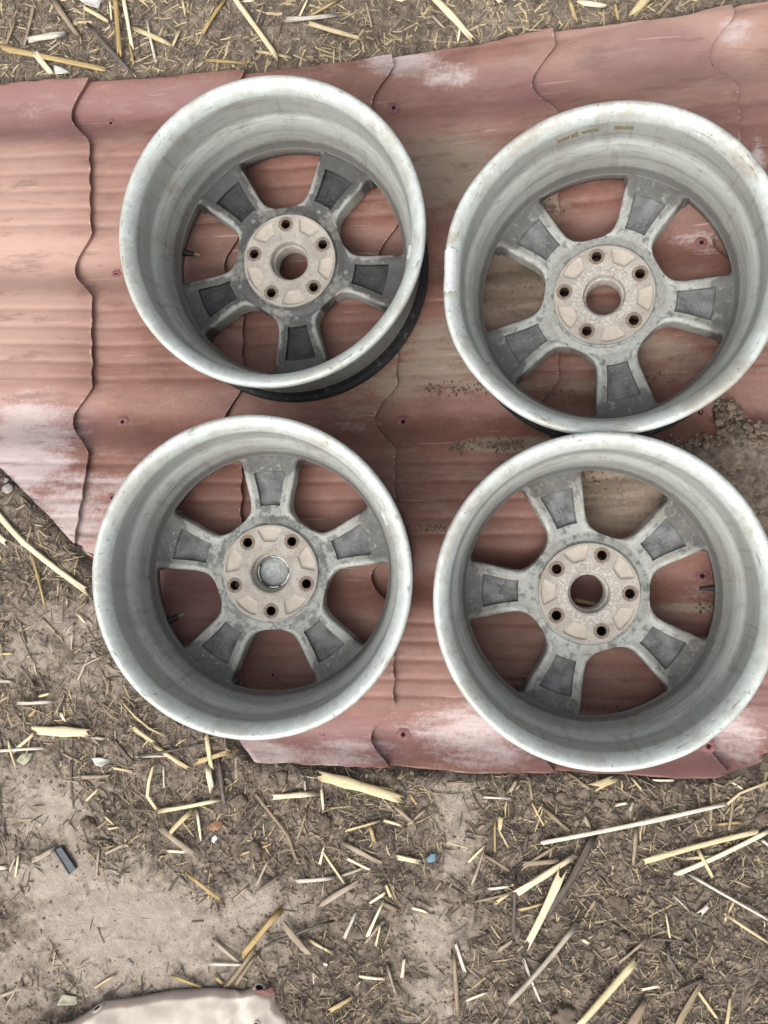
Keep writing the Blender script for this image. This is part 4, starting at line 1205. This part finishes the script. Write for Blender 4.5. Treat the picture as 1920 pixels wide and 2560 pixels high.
 ('R', [(1220, 2220), (1278, 2212)], 8, 'W', None), ('R', [(1189, 2249), (1284, 2226)], 7, 'T', None), ('R', [(1215, 2136), (1272, 2174)], 8, 'T', None), ('R', [(1244, 2374), (1284, 2348)], 10, 'T', None), ('R', [(1570, 2565), (1614, 2490)], 22, 'T', 'broad frayed brown straw at the bottom edge', 1), ('R', [(1811, 2565), (1822, 2487)], 9, 'P', None), ('R', [(1689, 2565), (1753, 2452)], 15, 'T', None),
 ('R', [(1759, 2440), (1698, 2472)], 12, 'D', None), ('R', [(1230, 2560), (1250, 2535)], 9, 'T', None), ('R', [(1180, 2210), (1213, 2112)], 7, 'T', None), ('R', [(1284, 2330), (1290, 2180)], 9, 'D', None), ('R', [(1300, 2270), (1360, 2252)], 8, 'G', None), ('R', [(1240, 2255), (1280, 2225)], 10, 'P', None), ('R', [(1330, 2150), (1400, 2105)], 8, 'T', None),
 ('R', [(1310, 2155), (1390, 2148)], 14, 'T', None), ('R', [(1320, 2080), (1310, 2130)], 10, 'D', None), ('R', [(1460, 2040), (1475, 2070)], 12, 'T', None), ('R', [(1700, 2080), (1750, 2040)], 7, 'D', None), ('R', [(1790, 2060), (1855, 2052)], 8, 'G', None), ('R', [(1820, 2070), (1832, 1985)], 7, 'T', None), ('R', [(1900, 2095), (1922, 2112)], 9, 'W', None),
 ('R', [(1838, 2240), (1810, 2300)], 7, 'G', None), ('R', [(1740, 2470), (1790, 2540)], 9, 'P', None), ('R', [(1600, 2470), (1650, 2460)], 7, 'P', None), ('R', [(1010, 2400), (1005, 2445)], 9, 'P', None), ('R', [(970, 2410), (990, 2480)], 8, 'T', None), ('R', [(1385, 2370), (1402, 2408)], 7, 'T', None), ('R', [(1065, 2020), (1020, 2060)], 8, 'T', None), ('R', [(965, 2050), (1002, 2060)], 8, 'P', None),
 ('R', [(990, 2015), (1035, 2055)], 10, 'T', None), ('R', [(1175, 2150), (1213, 2112)], 7, 'P', None), ('R', [(1330, 1995), (1322, 1940)], 8, 'T', None), ('R', [(1275, 1975), (1292, 1945)], 10, 'T', None), ('R', [(1120, 1955), (1185, 1958)], 6, 'T', None), ('R', [(1540, 2010), (1568, 2005)], 8, 'P', None), ('R', [(1575, 2020), (1582, 2000)], 8, 'W', None)]
ADJ = {'P': 'pale yellow straw piece', 'G': 'golden straw piece', 'W': 'bleached straw piece', 'T': 'dull brown straw piece', 'D': 'dark twig'}
def build_straws():
    rng = random.Random(77)
    for q, e in enumerate(ST):
        reg, pix, w, kind, lab = e[:5]
        split = len(e) > 5 or (kind != 'D' and rng.random() < .35)
        g = GG[reg]
        place_straw('dark_stick' if kind == 'D' else 'straw', pix, w, kind, lab or LT[reg].replace('straw piece', ADJ[kind]), g if kind != 'D' else g.replace('straw', 'dark twigs'), rng, ground_z, .0015 + (q % 3) * .0014 + (.003 if lab else 0), split)
    # further stalks of the same kind between them
    need = 300 - len(ST)
    zones = [('T', (0, 1500, -20, 170), .26), ('L', (0, 520, 1290, 1900), .2), ('B', (0, 960, 1930, 2540), .22), ('R', (960, 1920, 1960, 2550), .32)]
    for reg, (x0, x1, y0, y1), fr in zones:
        cnt = int(need * fr)
        while cnt > 0:
            px, py = rng.uniform(x0, x1), rng.uniform(y0, y1)
            L = 24 + 60 * rng.random() ** 2; a = rng.uniform(0, math.pi)
            p2 = (px + L * math.cos(a), py + L * math.sin(a))
            if float(sheet_inside(np.array(px), np.array(py))) > -6 or float(sheet_inside(np.array(p2[0]), np.array(p2[1]))) > -6: continue
            if float(dust_mask(np.array(px), np.array(py))) > rng.uniform(.1, .6): continue
            kind = rng.choice('PGTTTWDT')
            place_straw('dark_stick' if kind == 'D' else 'straw', [(px, py), p2], rng.uniform(4, 8.5), kind, LT[reg].replace('straw piece', ADJ[kind]), GG[reg] if kind != 'D' else GG[reg].replace('straw', 'dark twigs'), rng, ground_z, rng.uniform(-.001, .002), kind != 'D' and rng.random() < .4)
            cnt -= 1
    # on the sheet
    sh = lambda x, y: base(x, y) - .018
    place_straw('straw', [(1302, 742), (1335, 728)], 6, 'G', 'tiny straw on the dusty sheet, seen through the dented wheel', None, rng, sh, .003)
    place_straw('straw', [(1430, 1500), (1500, 1512)], 13, 'G', 'golden straw seen through the open bore of the clean wheel', None, rng, sh, .004)
build_straws()

# ------------------------------------------------------------------ clods, stones and small debris
CLOD = soil_piece_mat('clod_soil', (.095, .074, .057), (.235, .188, .148))
STONE = mat_plain('grey_stone', (.30, .28, .25), .85, 0, .25, .25, 200)
def lump(name, px, py, rpx, mat, label, cat, group, seed, sq=(1, 1, .6), hf=ground_z, rough=.35):
    rng = np.random.RandomState(seed)
    bm = bmesh.new(); bmesh.ops.create_icosphere(bm, subdivisions=3, radius=1)
    V = np.array([v.co[:] for v in bm.verts]); F = [[v.index for v in f.verts] for f in bm.faces]; bm.free()
    d = 1 + rough * (vnoise(V[:, 0] + V[:, 2] * .7, V[:, 1] - V[:, 2] * .6, .7, seed) * .7 + vnoise(V[:, 0] * 1.3 + V[:, 2], V[:, 1] + V[:, 2] * .9, .28, seed + 1) * .5)
    r = rpx * .0006
    V = V * d[:, None] * np.array(sq) * r
    o = new_mesh_obj(name, V, F, mat)
    if mat is CLOD: fattr(o, 'tone', np.clip(.5 + .5 * vnoise(V[:, 0], V[:, 1], r * .5, seed), 0, 1))
    x, y, z = world_at(np.array(float(px)), np.array(float(py)), hf)
    o.location = (float(x), float(y), float(z) + r * sq[2] * .45); o.rotation_euler = (0, 0, seed)
    tag(o, label, cat, group)
    return o
LC = 'crumbly brown soil clod lying among the straw below the sheet'
for k, (px, py, r) in enumerate([(1372, 1992, 16), (1406, 1996, 15), (1435, 2000, 11), (1255, 1978, 13), (1548, 2255, 24), (1555, 2345, 18), (1330, 2360, 14), (1640, 2010, 15), (600, 2005, 19), (810, 2050, 20), (640, 2120, 22), (560, 2190, 18),
                               (705, 1945, 16), (990, 1965, 16), (1420, 2535, 30), (1905, 2040, 18), (1695, 2165, 15), (225, 2058, 22), (580, 1590, 1)]):
    if r > 2: lump('soil_clod', px, py, r, CLOD, LC, 'soil clod', 'soil clods below the sheet', 300 + k, (1, .85, .42), rough=.6)
lump('stone', 22, 1222, 17, STONE, 'pale grey stone at the left edge beside the cut sheet', 'stone', None, 41, (1, .8, .5), rough=.18)
lump('stone', 237, 1637, 9, STONE, 'small grey stone just left of the capped wheel rim', 'stone', None, 42, (1, .9, .6), rough=.18)
lump('stone', 325, 2408, 12, STONE, 'flat pale pebble in the dust above the beige panel', 'stone', None, 43, (1, .7, .35), rough=.15)
lump('stone', 15, 1200, 10, STONE, 'small stone above the pale grey one at the left edge', 'stone', None, 44, (1, .8, .5), rough=.18)
SHELL = mat_plain('white_shell', (.78, .77, .74), .5, 0, .4, .12, 200)
lump('shell_fragment', 537, 2096, 10, SHELL, 'small bright white shell fragment beside the frayed straw', 'shell', None, 45, (1, .8, .5), rough=.2)
lump('pebble', 815, 2408, 6, SHELL, 'tiny white pebble in the soil right of the beige panel', 'pebble', None, 46, (1, .9, .7), rough=.2)

def flake(name, pts, mat, label, cat, lift=.003, curl=.004, th=.0012, hf=ground_z):
    """thin curled fragment from an outline in photo pixels"""
    px = np.array([p[0] for p in pts], float); py = np.array([p[1] for p in pts], float)
    # rings towards the centre so that the piece can curl
    cx, cy = px.mean(), py.mean()
    V, F = [], []
    n = len(pts)
    for k in (1, .7, .35):
        x, y, z = world_at(cx + (px - cx) * k, cy + (py - cy) * k, hf)
        zc = float(np.max(z))
        for i in range(n): V.append((x[i], y[i], zc + lift + curl * k * k * math.cos(i * 2.1)))
    x, y, z = world_at(np.array(cx), np.array(cy), hf); V.append((float(x), float(y), V[-1][2]))
    for q in range(2):
        for i in range(n): F.append((q * n + i, q * n + (i + 1) % n, (q + 1) * n + (i + 1) % n, (q + 1) * n + i))
    for i in range(n): F.append((2 * n + i, 2 * n + (i + 1) % n, 3 * n))
    c = np.mean(V, 0)
    o = new_mesh_obj(name, [np.array(v) - c for v in V], F, mat); o.location = c
    fix_normals(o)
    s = o.modifiers.new('wall', 'SOLIDIFY'); s.thickness = th; s.offset = 0
    tag(o, label, cat)
    return o
WHITEP = mat_plain('white_scrap', (.55, .54, .50), .6, 0, .3, .15)
BLUEP = mat_plain('blue_scrap', (.12, .21, .28), .6, 0, .4, .2)
LEAF = mat_plain('dry_leaf', (.25, .14, .09), .7, 0, .2, .35)
GLEAF = mat_plain('pale_green_leaf', (.36, .36, .25), .6, 0, .3, .25)
flake('paper_scrap', [(188, -8), (258, -8), (248, 24), (222, 20), (205, 6)], WHITEP, 'white paper scrap at the top edge left of centre', 'scrap')
flake('paper_scrap', [(140, 168), (160, 172), (186, 192), (150, 195), (138, 185)], WHITEP, 'white scrap peeking out behind the top left sheet edge', 'scrap')
flake('plastic_chip', [(1068, 2140), (1078, 2130), (1092, 2132), (1090, 2146), (1078, 2154), (1068, 2150)], BLUEP, 'small bright blue plastic chip on the soil, bottom centre', 'plastic chip', .004, .002)
flake('dry_leaf', [(522, 2062), (540, 2048), (563, 2050), (556, 2066), (540, 2074), (526, 2072)], LEAF, 'small reddish dry leaf above the white shell', 'leaf', .004, .006, .0006)
flake('leaf_scrap', [(155, 2500), (160, 2480), (195, 2490), (200, 2502), (175, 2506)], GLEAF, 'pale green leaf scrap left of the beige panel', 'leaf', .004, .005, .0006)
flake('leaf_scrap', [(48, 1898), (60, 1880), (88, 1880), (82, 1898), (62, 1912)], GLEAF, 'yellowish green leaf scrap at the left edge among straw', 'leaf', .004, .005, .0006)
flake('leaf_scrap', [(236, 1890), (256, 1892), (280, 1900), (262, 1912), (242, 1912)], WHITEP, 'pale folded scrap below the capped wheel, left', 'scrap', .004, .006, .0006)
flake('leaf_scrap', [(1905, 2030), (1922, 2028), (1930, 2062), (1915, 2058)], LEAF, 'brown dry leaf at the right edge', 'leaf', .006, .006, .0006)

# dark blue plastic strip: a flat bar with a raised edge
def build_strip():
    a = np.array([(137, 2122), (158, 2113), (195, 2168), (176, 2184)], float)
    x, y, z = world_at(a[:, 0], a[:, 1], ground_z)
    z0 = float(z.max()) + .001
    P = [Vector((x[i], y[i], z0)) for i in range(4)]
    def lerp(u, v): return (P[0] * (1 - v) + P[3] * v) * (1 - u) + (P[1] * (1 - v) + P[2] * v) * u   # u across, v along
    prof = [(0, 0), (0, .004), (.14, .0045), (.20, .0030), (.80, .0030), (.84, .0055), (.97, .0055), (1, .0045), (1, 0)]
    V, F = [], []
    c = lerp(.5, .5)
    for v in (0, .02, .98, 1):
        for u, h in prof:
            p = lerp(u, v) - c; V.append((p.x, p.y, h * (.8 if v in (0, 1) else 1)))
    F = [tuple(f) for f in grid_faces(4, len(prof))] + [tuple(range(len(prof))), tuple(3 * len(prof) + k for k in range(len(prof)))]
    o = new_mesh_obj('plastic_strip', V, F, mat_plain('dark_blue_plastic', (.045, .054, .066), .5, 0, .5, .35, 150), None, False)
    fix_normals(o); o.location = c
    tag(o, 'dark blue plastic strip lying on the dusty soil, lower left', 'plastic strip')
build_strip()

# ------------------------------------------------------------------ bent beige panel at the bottom edge
def build_panel():
    EX = [40, 120, 180, 225, 262, 340, 430, 500, 560, 585, 606, 632, 652, 690, 693, 722, 745, 775]
    EY = [2572, 2560, 2550, 2523, 2498, 2488, 2470, 2464, 2464, 2468, 2474, 2464, 2465, 2476, 2502, 2533, 2560, 2600]
    n = 90
    t = np.linspace(0, len(EX) - 1, n)
    ex = np.interp(t, range(len(EX)), EX) + 1.5 * vnoise(t, t * 0, 1.3, 5); ey = np.interp(t, range(len(EY)), EY) + 1.5 * vnoise(t, t * 0, 1.1, 6)
    rows = [0, .012, .03, .055, .09, .13, .18, .24, .30, .37, .45, .55, .67, .80, .92, 1.0]
    cx, cy = 400, 2860
    V = []
    hv = []
    for r in rows:
        px = ex + (cx - ex) * r * .9; py = ey + (cy - ey) * r * .9
        x, y, z = world_at(px, py, lambda a, b: base(a, b) * .85 - .012)
        h = .010 + .020 * (1 - np.exp(-r / .10)) - .004 * (r < .02)
        # raised rim, a groove behind it, a fold on the right
        h = h + .003 * np.exp(-((r - .03) / .02) ** 2)
        fold = np.exp(-(((px - 590 - (py - 2470) * .35) / 16) ** 2)) * np.clip(r / .04, 0, 1)
        h = h - .011 * fold - .012 * np.clip((px - 610) / 120, 0, 1)
        h = h + (.004 * vnoise(px, py, 60, 15) + .0035 * vnoise(px, py, 26, 16) + .0015 * vnoise(px, py, 11, 17)) * np.clip(r / .05, 0, 1)
        V.append(np.stack([x, y, np.full_like(x, 0) + z + h], -1)); hv.append(np.full(n, r))
    V = np.concatenate(V); c = V.mean(0)
    F = grid_faces(len(rows), n)
    m = NT('beige_coat', .4)
    e = m.attr('edge'); n1 = m.noise(22, 5, .6); n2 = m.noise(140, 5, .7); n3 = m.noise(500, 4, .8)
    col = m.mix(m.ramp(n1, .3, .72), (.43, .385, .325), (.57, .525, .455))
    col = m.mix(m.ramp(n2, .58, .78, 0, .5), col, (.35, .27, .20))
    col = m.mix(m.ramp(n3, .33, .26, 0, .6), col, (.16, .11, .08))
    ed = m.math('ADD', e, m.math('MULTIPLY', m.math('SUBTRACT', n2, .5), .04))
    col = m.mix(m.ramp(ed, .048, .030, 0, .65), col, (.30, .215, .19))
    col = m.mix(m.ramp(n2, .62, .74, 0, .35), col, (.56, .51, .44))
    m.bump(n2, .3, .001)
    o = new_mesh_obj('metal_panel', V - c, F, m.out(col, .5)); o.location = c
    fattr(o, 'edge', np.concatenate(hv))
    fix_normals(o)
    s = o.modifiers.new('wall', 'SOLIDIFY'); s.thickness = .0008
    tag(o, 'bent beige metal panel with maroon edge at the bottom of the picture', 'metal panel')
    hf = lambda a, b: base(a, b) * .85 + .008
    for px, py, sx, sy in ((240, 2527, .0062, .0030), (641, 2484, .0060, .0038), (642, 2558, .003, .003)):
        x, y, z = world_at(np.array(float(px)), np.array(float(py)), hf)
        # depth cast from the panel's own surface
        d = np.hypot(V[:, 0] - float(x), V[:, 1] - float(y)); z = V[d.argmin(), 2]
        vs = [(sx * math.cos(a * .4488), sy * math.sin(a * .4488), .0004) for a in range(14)] + [(sx * 1.35 * math.cos(a * .4488), sy * 1.5 * math.sin(a * .4488), .0010) for a in range(14)] + [(sx * 1.9 * math.cos(a * .4488), sy * 2.1 * math.sin(a * .4488), -.0018) for a in range(14)]
        fs = [(k * 14 + a, (k + 1) * 14 + a, (k + 1) * 14 + (a + 1) % 14, k * 14 + (a + 1) % 14) for k in (0, 1) for a in range(14)]
        q = new_mesh_obj('bolt_hole', vs, fs, o.data.materials[0], o); fattr(q, 'edge', np.full(len(vs), .2)); fix_normals(q)
        pf = min(o.data.polygons, key=lambda p: (p.center.x + c[0] - float(x)) ** 2 + (p.center.y + c[1] - float(y)) ** 2)
        nn = pf.normal if pf.normal.z > 0 else -pf.normal
        q.location = Vector((float(x) - c[0], float(y) - c[1], pf.center.z)) + nn * .0016
        q.rotation_mode = 'QUATERNION'; q.rotation_quaternion = nn.to_track_quat('Z', 'Y')
        q2 = new_mesh_obj('hole_shade_disc', [v for v in vs[:14]] + [(0, 0, -.0008)], [(a, (a + 1) % 14, 14) for a in range(14)], HOLE_DARK, q); fix_normals(q2)  # dark disc painted for the shade inside the bolt hole
    # torn red corner tab
    pts = [(642, 2462), (668, 2464), (692, 2456), (693, 2474), (668, 2480), (650, 2478)]
    t = flake('torn_tab', pts, mat_plain('red_coat', (.17, .07, .062), .6), None, None, .012, .004)
    t.parent = o; t.location = t.location - Vector(c); t['label'] = 'torn corner tab showing red paint'
build_panel()
